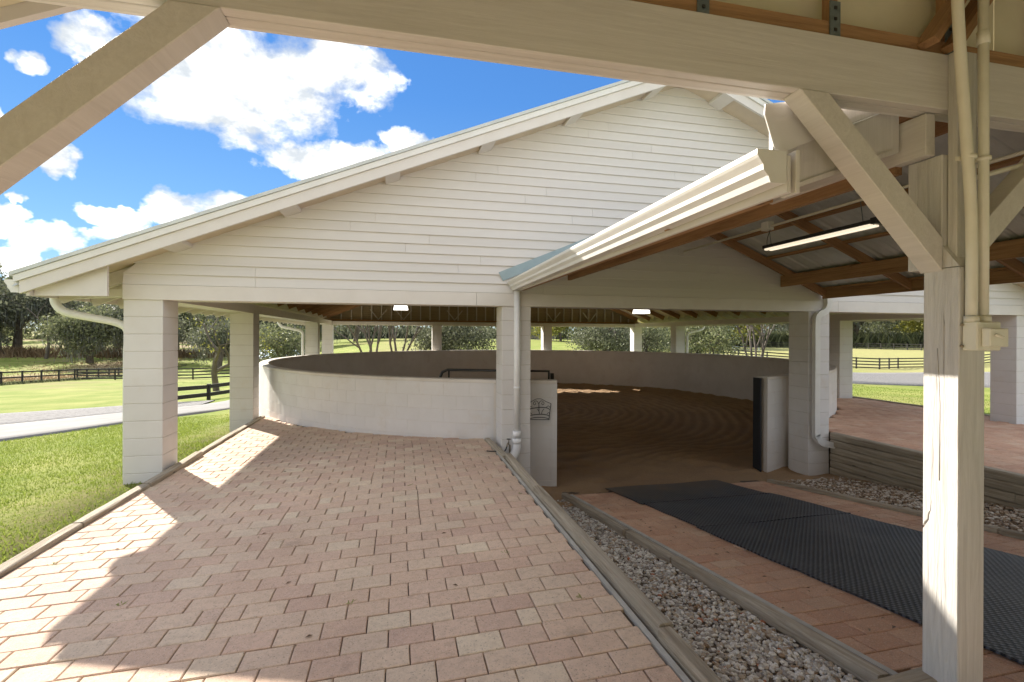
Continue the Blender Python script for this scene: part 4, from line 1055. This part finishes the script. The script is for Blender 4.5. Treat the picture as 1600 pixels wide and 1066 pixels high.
# utility vehicle under the oaks
ux, uy = -66, 124; uz = terr(ux, uy)
uv = thing('utility_vehicle', 'small grey utility vehicle parked under the oaks beyond the left pasture', 'vehicle', (ux, uy, uz))
prism('body', [(ux - 1.6, uz + .5), (ux + 1.6, uz + .5), (ux + 1.55, uz + 1.1), (ux + .5, uz + 1.15), (ux - .2, uz + 1.0), (ux - 1.6, uz + 1.25)], 'Y', uy - .7, uy + .7, 'vehicle_grey', uv)
box('roof', ux - .9, ux + .8, uy - .7, uy + .7, uz + 1.95, uz + 2.02, 'gutter_white', uv)
for a in (-.8, .75):
    for b in (-.65, .65): tube('roof_post', [(ux + a, uy + b, uz + 1.0), (ux + a * .95, uy + b, uz + 1.96)], .03, 'black_metal', uv, 6)
for a in (-1.05, 1.05):
    for b in (-.75, .75): tube('wheel', [(ux + a, uy + b - .1, uz + .33), (ux + a, uy + b + .1, uz + .33)], .33, 'rubber_black', uv, 14)

# ------------------------------------------------------------------ trees
def skeleton(rr, h, spread, levels, nb, trunk_r, fork, lean=(0, 0), stems=1, droop=0.):
    """returns tube segments [(pts, radii)] and leaf anchor points"""
    segs, tips = [], []
    def grow(p, d, L, r, lv):
        pts, rs = [p.copy()], [r]; n = 4; q = p.copy(); dd = d.copy()
        for i in range(n):
            dd = (dd + Vector((rr.uniform(-.22, .22), rr.uniform(-.22, .22), rr.uniform(-.08, .16) - droop * (lv >= 2)))).normalized()
            q = q + dd * L / n; pts.append(q.copy()); rs.append(r * (1 - .42 * (i + 1) / n))
            if lv >= levels - 1 and i >= 1: tips.append((q.copy(), dd.copy()))
        segs.append((pts, rs, lv))
        if lv < levels:
            k = nb if lv else nb + 1
            for b in range(k):
                u = rr.uniform(.45, 1) if b else 1.0
                j = min(n, max(1, int(round(u * n)))); a = 2 * math.pi * (b + rr.random() * .7) / k
                side = dd.orthogonal().normalized(); side.rotate(Matrix.Rotation(a, 3, dd))
                nd = (dd * rr.uniform(.45, .85) + side * spread * rr.uniform(.7, 1.1)).normalized()
                grow(pts[j], nd, L * rr.uniform(.58, .82), rs[j] * .72, lv + 1)
        else: tips.append((q.copy(), dd.copy()))
    for s_ in range(stems):
        a = 6.28 * s_ / stems + rr.random(); sp = .28 if stems > 1 else 0
        grow(Vector((.12 * math.cos(a) * (stems > 1), .12 * math.sin(a) * (stems > 1), -.2)), Vector((lean[0] + sp * math.cos(a), lean[1] + sp * math.sin(a), 1)).normalized(), h * fork, trunk_r, 0)
    return segs, tips
def tree_meshes(name, seed, h, spread, levels, nb, tr, fork, leaf, count, lsize, cl, flat=.6, stems=1, droop=0, bark='bark', moss=0, minr=.008, lean=(0, 0)):
    rr = random.Random(seed); segs, tips = skeleton(rr, h, spread, levels, nb, tr, fork, lean, stems, droop)
    mb = MB()
    for pts, rs, lv in segs:
        v, f = tubegeo(pts, [max(x, minr) for x in rs], 7 if lv < 2 else 4, False); mb.add(v, f)
    tm_ = mesh('trunk', mb.v, mb.f, True); tm_.materials.append(M[bark])
    def cards(n, size, spread_, hang=False):
        c = MB()
        for _ in range(n):
            q, d = tips[int(rr.random() * len(tips))]
            o = Vector((rr.gauss(0, spread_), rr.gauss(0, spread_), rr.gauss(0, spread_ * flat)))
            p = q + o
            if hang: p.z -= rr.random() * 1.0
            a = Vector((rr.gauss(0, 1), rr.gauss(0, 1), rr.gauss(0, .8))).normalized(); b = a.orthogonal().normalized(); b.rotate(Matrix.Rotation(rr.random() * 6.28, 3, a))
            e = a.cross(b); s = size * rr.uniform(.6, 1.4)
            if hang: b = Vector((rr.uniform(-.15, .15), rr.uniform(-.15, .15), -1)).normalized(); e = b.orthogonal().normalized(); e.rotate(Matrix.Rotation(rr.random() * 6.28, 3, b)); c.add([p - e * s * .12, p + e * s * .12, p + b * s * 2.6 + e * s * .03, p + b * s * 2.2 - e * s * .1], [(0, 1, 2, 3)]); continue
            c.add([p - b * s, p + e * s * .55, p + b * s, p - e * s * .55], [(0, 1, 2, 3)])
        return c
    cm_ = mm_ = None
    if count:
        c = cards(count, lsize, cl); cm_ = mesh('crown', c.v, c.f); cm_.materials.append(M[leaf])
    if moss:
        c = cards(moss, .22, cl * .8, True); mm_ = mesh('hanging_moss', c.v, c.f); mm_.materials.append(M['moss'])
    return tm_, cm_, mm_
T = {}
T['oak'] = tree_meshes('oak', 11, 12, .95, 4, 3, .42, .30, 'leaf_oak', 8500, .15, .8, moss=3500)
T['oak_b'] = tree_meshes('oak', 12, 12, 1.0, 4, 3, .45, .26, 'leaf_oak_light', 8000, .15, .85, moss=2500)
T['near_oak'] = tree_meshes('oak', 21, 6.6, 1.25, 4, 3, .26, .27, 'leaf_oak', 11000, .075, .5, droop=.10)
T['near_oak_b'] = tree_meshes('oak', 25, 6.9, 1.2, 4, 3, .27, .28, 'leaf_oak_light', 10000, .075, .52, droop=.08)
T['pale'] = tree_meshes('pale', 31, 7, .62, 4, 2, .20, .40, 'leaf_yellow', 420, .07, .4, bark='bark_pale')
T['crape'] = tree_meshes('crape', 41, 6.5, .45, 3, 2, .075, .50, 'leaf_dry', 260, .06, .3, stems=5, bark='bark_pale')
T['bare'] = tree_meshes('bare', 51, 15, .6, 5, 2, .26, .34, 'leaf_dry', 0, .1, .4, bark='bark_pale', minr=.014)
T['yellow'] = tree_meshes('yel', 61, 7, .9, 4, 3, .2, .28, 'leaf_yellow', 8000, .13, .5)
def put_tree(kind, name, x, y, s, rz, label, cat='tree', group=None, dz_=0.):
    tm_, cm_, mm_ = T[kind]; r_ = thing(name, label, cat, (x, y, terr(x, y) + dz_), group); r_.scale = (s, s, s); r_.rotation_euler = (0, 0, rz)
    link('trunk', tm_, None, r_)
    if cm_: link('crown', cm_, None, r_)
    if mm_: link('hanging_moss', mm_, None, r_)
    return r_
put_tree('pale', 'pale_tree', -10.4, 31.5, .95, 1.0, 'pale smooth-barked tree with forked trunk standing on the lawn between the left pillars')
put_tree('near_oak_b', 'oak_tree', -8.6, 38, 1.0, .4, 'dark-limbed young oak with green-yellow leaves, right of the second left pillar')
put_tree('crape', 'crape_myrtle', -1.6, 29.5, 1.0, 0, 'bare multi-stemmed crape myrtle seen above the far arena wall at left')
put_tree('crape', 'crape_myrtle', -.1, 31, 1.05, 2.1, 'second bare crape myrtle, just right of the first above the arena wall')
put_tree('near_oak', 'oak_tree', 3.3, 31, 1.0, 2.0, 'spreading low oak directly behind the second far pillar of the arena', dz_=.1)
put_tree('near_oak', 'oak_tree', 14.6, 32.5, 1.0, .3, 'spreading oak with dark forked trunk behind the middle of the arena', dz_=.3)
put_tree('near_oak_b', 'oak_tree', 19.3, 29, 1.0, 4.0, 'leaning oak just right of the far right corner pillar')
put_tree('near_oak_b', 'oak_tree', 12.6+6.8, 35.5, .9, 1.2, 'small oak between the two far right pillars')
put_tree('crape', 'crape_myrtle', 23.6, 28.5, 1.15, .8, 'pale crape myrtle stems left of the right entrance pillar')
put_tree('yellow', 'yellow_tree', 45, 62, .8, 0, 'small yellow-green tree in the paddock right of the arena')
put_tree('bare', 'bare_tree', -27, 61, 1.0, .6, 'tall leafless tree whose twigs rise above the arena roof at left')
put_tree('bare', 'bare_tree', -62, 104, 1.1, 2.6, 'leafless tree with pale limbs rising among the oaks left of the first pillar')
put_tree('yellow', 'yellow_tree', -34, 82, .7, 1.3, 'golden-leaved small tree beyond the left fence, next to the first pillar')
BACK = [(-92, 112, 'oak', 1.5), (-84, 118, 'oak_b', 1.25), (-74, 116, 'oak', 1.15), (-66, 128, 'oak_b', 1.1), (-60, 122, 'oak', 1.0), (-50, 126, 'oak_b', 1.0), (-100, 95, 'oak', 1.5), (-46, 104, 'oak', .8),
        (-38, 118, 'oak_b', .95), (-28, 112, 'oak', .9), (-20, 120, 'oak_b', .9), (-52, 98, 'oak_b', .75), (-30, 92, 'oak', .6), (-12, 140, 'oak', 1.0), (-80, 100, 'oak', 1.25)]
word = ['first', 'second', 'third', 'fourth', 'fifth', 'sixth', 'seventh', 'eighth', 'ninth', 'tenth', 'eleventh', 'twelfth', 'thirteenth', 'fourteenth', 'fifteenth', 'sixteenth', 'seventeenth', 'eighteenth']
for k, (x, y, kd, s) in enumerate(sorted(BACK, key=lambda q: q[0] / q[1])):
    put_tree(kd, 'live_oak', x, y, s * 1.75, k * 1.7, 'moss-hung live oak beyond the left pasture, %s from the left in that row' % word[k], 'tree', 'live oaks beyond the left pasture')
BK2 = [(72, 104, 'oak_b', 1.0), (86, 112, 'yellow', 1.9), (98, 104, 'oak', 1.0), (110, 98, 'oak_b', 1.1), (122, 88, 'yellow', 2.0), (118, 76, 'oak_b', 1.0), (134, 74, 'oak', 1.1), (150, 66, 'oak_b', 1.2), (60, 120, 'oak', .9), (46, 136, 'yellow', 1.5), (128, 104, 'oak_b', 1.2)]
for k, (x, y, kd, s) in enumerate(sorted(BK2, key=lambda q: q[0] / q[1])):
    put_tree(kd, 'paddock_tree', x, y, s * 1.5, k * 2.3, 'leafy tree behind the dry paddock on the right, %s from the left in that row' % word[k], 'tree', 'trees behind the dry paddock')
# far wood: one mass
rr = random.Random(5); mb = MB(); mt = MB()
cl = []
for k in range(150):
    a = math.radians(-58 + 120 * k / 150 + rr.uniform(-.5, .5)); d = rr.uniform(190, 235); cl.append((d * math.sin(a), d * math.cos(a), rr.uniform(14, 24)))
for (x, y, h_) in cl:
    z0 = terr(x, y)
    mt.add(*tubegeo([(x, y, z0 - .5), (x + rr.uniform(-.8, .8), y, z0 + h_ * .7)], [.3, .12], 5, False))
    for b in range(16):
        bx, by, bz, br = x + rr.gauss(0, 3.2), y + rr.gauss(0, 2.6), z0 + h_ * rr.uniform(.0, .95), rr.uniform(1.8, 3.2)
        for _ in range(38):
            dv = Vector((rr.gauss(0, 1), rr.gauss(0, 1), rr.gauss(0, .8))).normalized() * br * rr.uniform(.6, 1.05); p = Vector((bx, by, bz)) + dv
            n_ = (dv.normalized() + Vector((rr.uniform(-.6, .6), rr.uniform(-.6, .6), rr.uniform(-.6, .6)))).normalized(); u = n_.orthogonal().normalized(); v = n_.cross(u); s = rr.uniform(.4, .75)
            mb.add([p - u * s, p + v * s * .7, p + u * s, p - v * s * .7], [(0, 1, 2, 3)])
o = mb.build('far_wood', 'leaf_oak_light'); tag(o, 'continuous far wood closing the view behind all the pastures', 'wood', kind='stuff')
mt.build('stems', 'bark', o)
# grass blades near the paving and brush in the rough pasture
def blades(name, n, region, hmin, hmax, mat, label, wd=.006):
    rr = random.Random(n); mb = MB()
    for _ in range(n):
        x, y = region(rr); z = terr(x, y) - .004; h_ = rr.uniform(hmin, hmax); a = rr.random() * 6.28; lx, ly = rr.gauss(0, .4) * h_, rr.gauss(0, .4) * h_
        wx, wy = wd * math.cos(a), wd * math.sin(a)
        mb.add([(x - wx, y - wy, z), (x + wx, y + wy, z), (x + lx * .5 + wx * .6, y + ly * .5 + wy * .6, z + h_ * .6), (x + lx, y + ly, z + h_), (x + lx * .5 - wx * .6, y + ly * .5 - wy * .6, z + h_ * .6)], [(0, 1, 2, 3, 4)])
    o = mb.build(name, mat); tag(o, label, 'grass', kind='stuff')
def lawn(r):
    while True:
        y = 3.2 + 11 * r.random() ** 1.5; x = r.uniform(-9.5, -2.76)
        if x > -2.76 - .0 or (x > -3.14 and 6.48 < y < 6.92): continue
        if x * -1 > y * .78 + 1.0: continue
        if x > -3.9 and math.sin(x * 5 + y * 2.1) + math.sin(y * 3.3 - x * 2) > -.4 and r.random() < .35: continue
        return x, y
blades('grass', 60000, lawn, .015, .045, 'grass_blade', 'short bright lawn grass between the paver walk and the lane')
blades('grass', 16000, lambda r: (r.uniform(11.45, 24), r.uniform(7, 24)), .02, .05, 'grass_blade', 'short sunlit lawn grass beyond the raised deck on the right', .01)
blades('grass', 6000, lambda r: (lambda x, y: (x, y))(-36.4 + r.gauss(0, .35), r.uniform(45, 95)), .1, .4, 'leaf_oak_light', 'tufts of longer grass along the foot of the left pasture fence', .03)

blades('undergrowth', 9000, lambda r: (lambda k: (-110 + 90 * k, 103 + 14 * k + r.gauss(0, 2.2)))(r.random()), .5, 2.2, 'leaf_dry', 'brown dry undergrowth below the live oaks', .10)
blades('rough_tufts', 5000, lambda r: (-38.5 - abs(r.gauss(0, 9)), r.uniform(52, 100)), .08, .35, 'leaf_dry', 'dry tufts in the rough pasture beyond the left fence', .05)

# fallen leaves and crumbs of bark on the paving
rr = random.Random(77); mb = MB()
for k in range(110):
    if k < 35: x = rr.uniform(-2.5, 1.2); y = rr.uniform(2.2, 6.5); z = deckz(x) + .004
    elif k < 110: x = rr.choice((rr.uniform(2.3, 2.85), rr.uniform(4.8, 5.25))); y = rr.uniform(2, 6); z = pathz(y) + .004
    else: x = rr.uniform(6.95, 10.5); y = rr.uniform(3, 9); z = DZ + .004
    if math.hypot(x - CX, y - CY) < RO + .1: continue
    s_ = rr.uniform(.006, .022); a = rr.random() * 6.28; ca, sa = math.cos(a) * s_, math.sin(a) * s_
    mb.add([(x - ca, y - sa, z), (x + sa * .4, y - ca * .4, z + s_ * .35), (x + ca, y + sa, z + .001), (x - sa * .4, y + ca * .4, z + s_ * .3)], [(0, 1, 2, 3)])
o = mb.build('fallen_leaves', 'leaf_litter'); tag(o, 'small brown leaves and bark crumbs scattered over the pavers', 'leaves', kind='stuff')
mb = MB()
for (x, y) in ((-1.62, 3.35), (-.28, 3.0), (.75, 3.4), (1.15, 4.6), (-2.4, 4.1), (.1, 5.2), (1.05, 2.7)):
    for k in range(9):
        a = rr.random() * 6.28; l = rr.uniform(.012, .03); px_, py_ = x + rr.gauss(0, .008), y + rr.gauss(0, .008); z = deckz(px_)
        mb.add([(px_, py_, z - .004), (px_ + math.cos(a) * l - .003, py_ + math.sin(a) * l, z + .006), (px_ + math.cos(a) * l * 1.3, py_ + math.sin(a) * l * 1.3, z + .004), (px_ + math.cos(a) * l + .003, py_ + math.sin(a) * l + .003, z + .006)], [(0, 1, 2, 3)])
o = mb.build('joint_weeds', 'grass_blade'); tag(o, 'tiny green weeds sprouting from the paver joints', 'weeds', kind='stuff')

blades('hedge', 12000, lambda r: (lambda k: (58 + 76 * k + r.gauss(0, 2), 141 - 62 * k + r.gauss(0, 2)))(r.random()), .6, 4.2, 'leaf_oak_light', 'dense green hedge growth below the trees behind the dry paddock', .30)
blades('hedge', 9000, lambda r: (lambda k: (-70 + 130 * k + r.gauss(0, 2), 182 + r.gauss(0, 3)))(r.random()), .6, 4.5, 'leaf_oak', 'dark hedge growth below the trees at the back of the green pasture', .35)
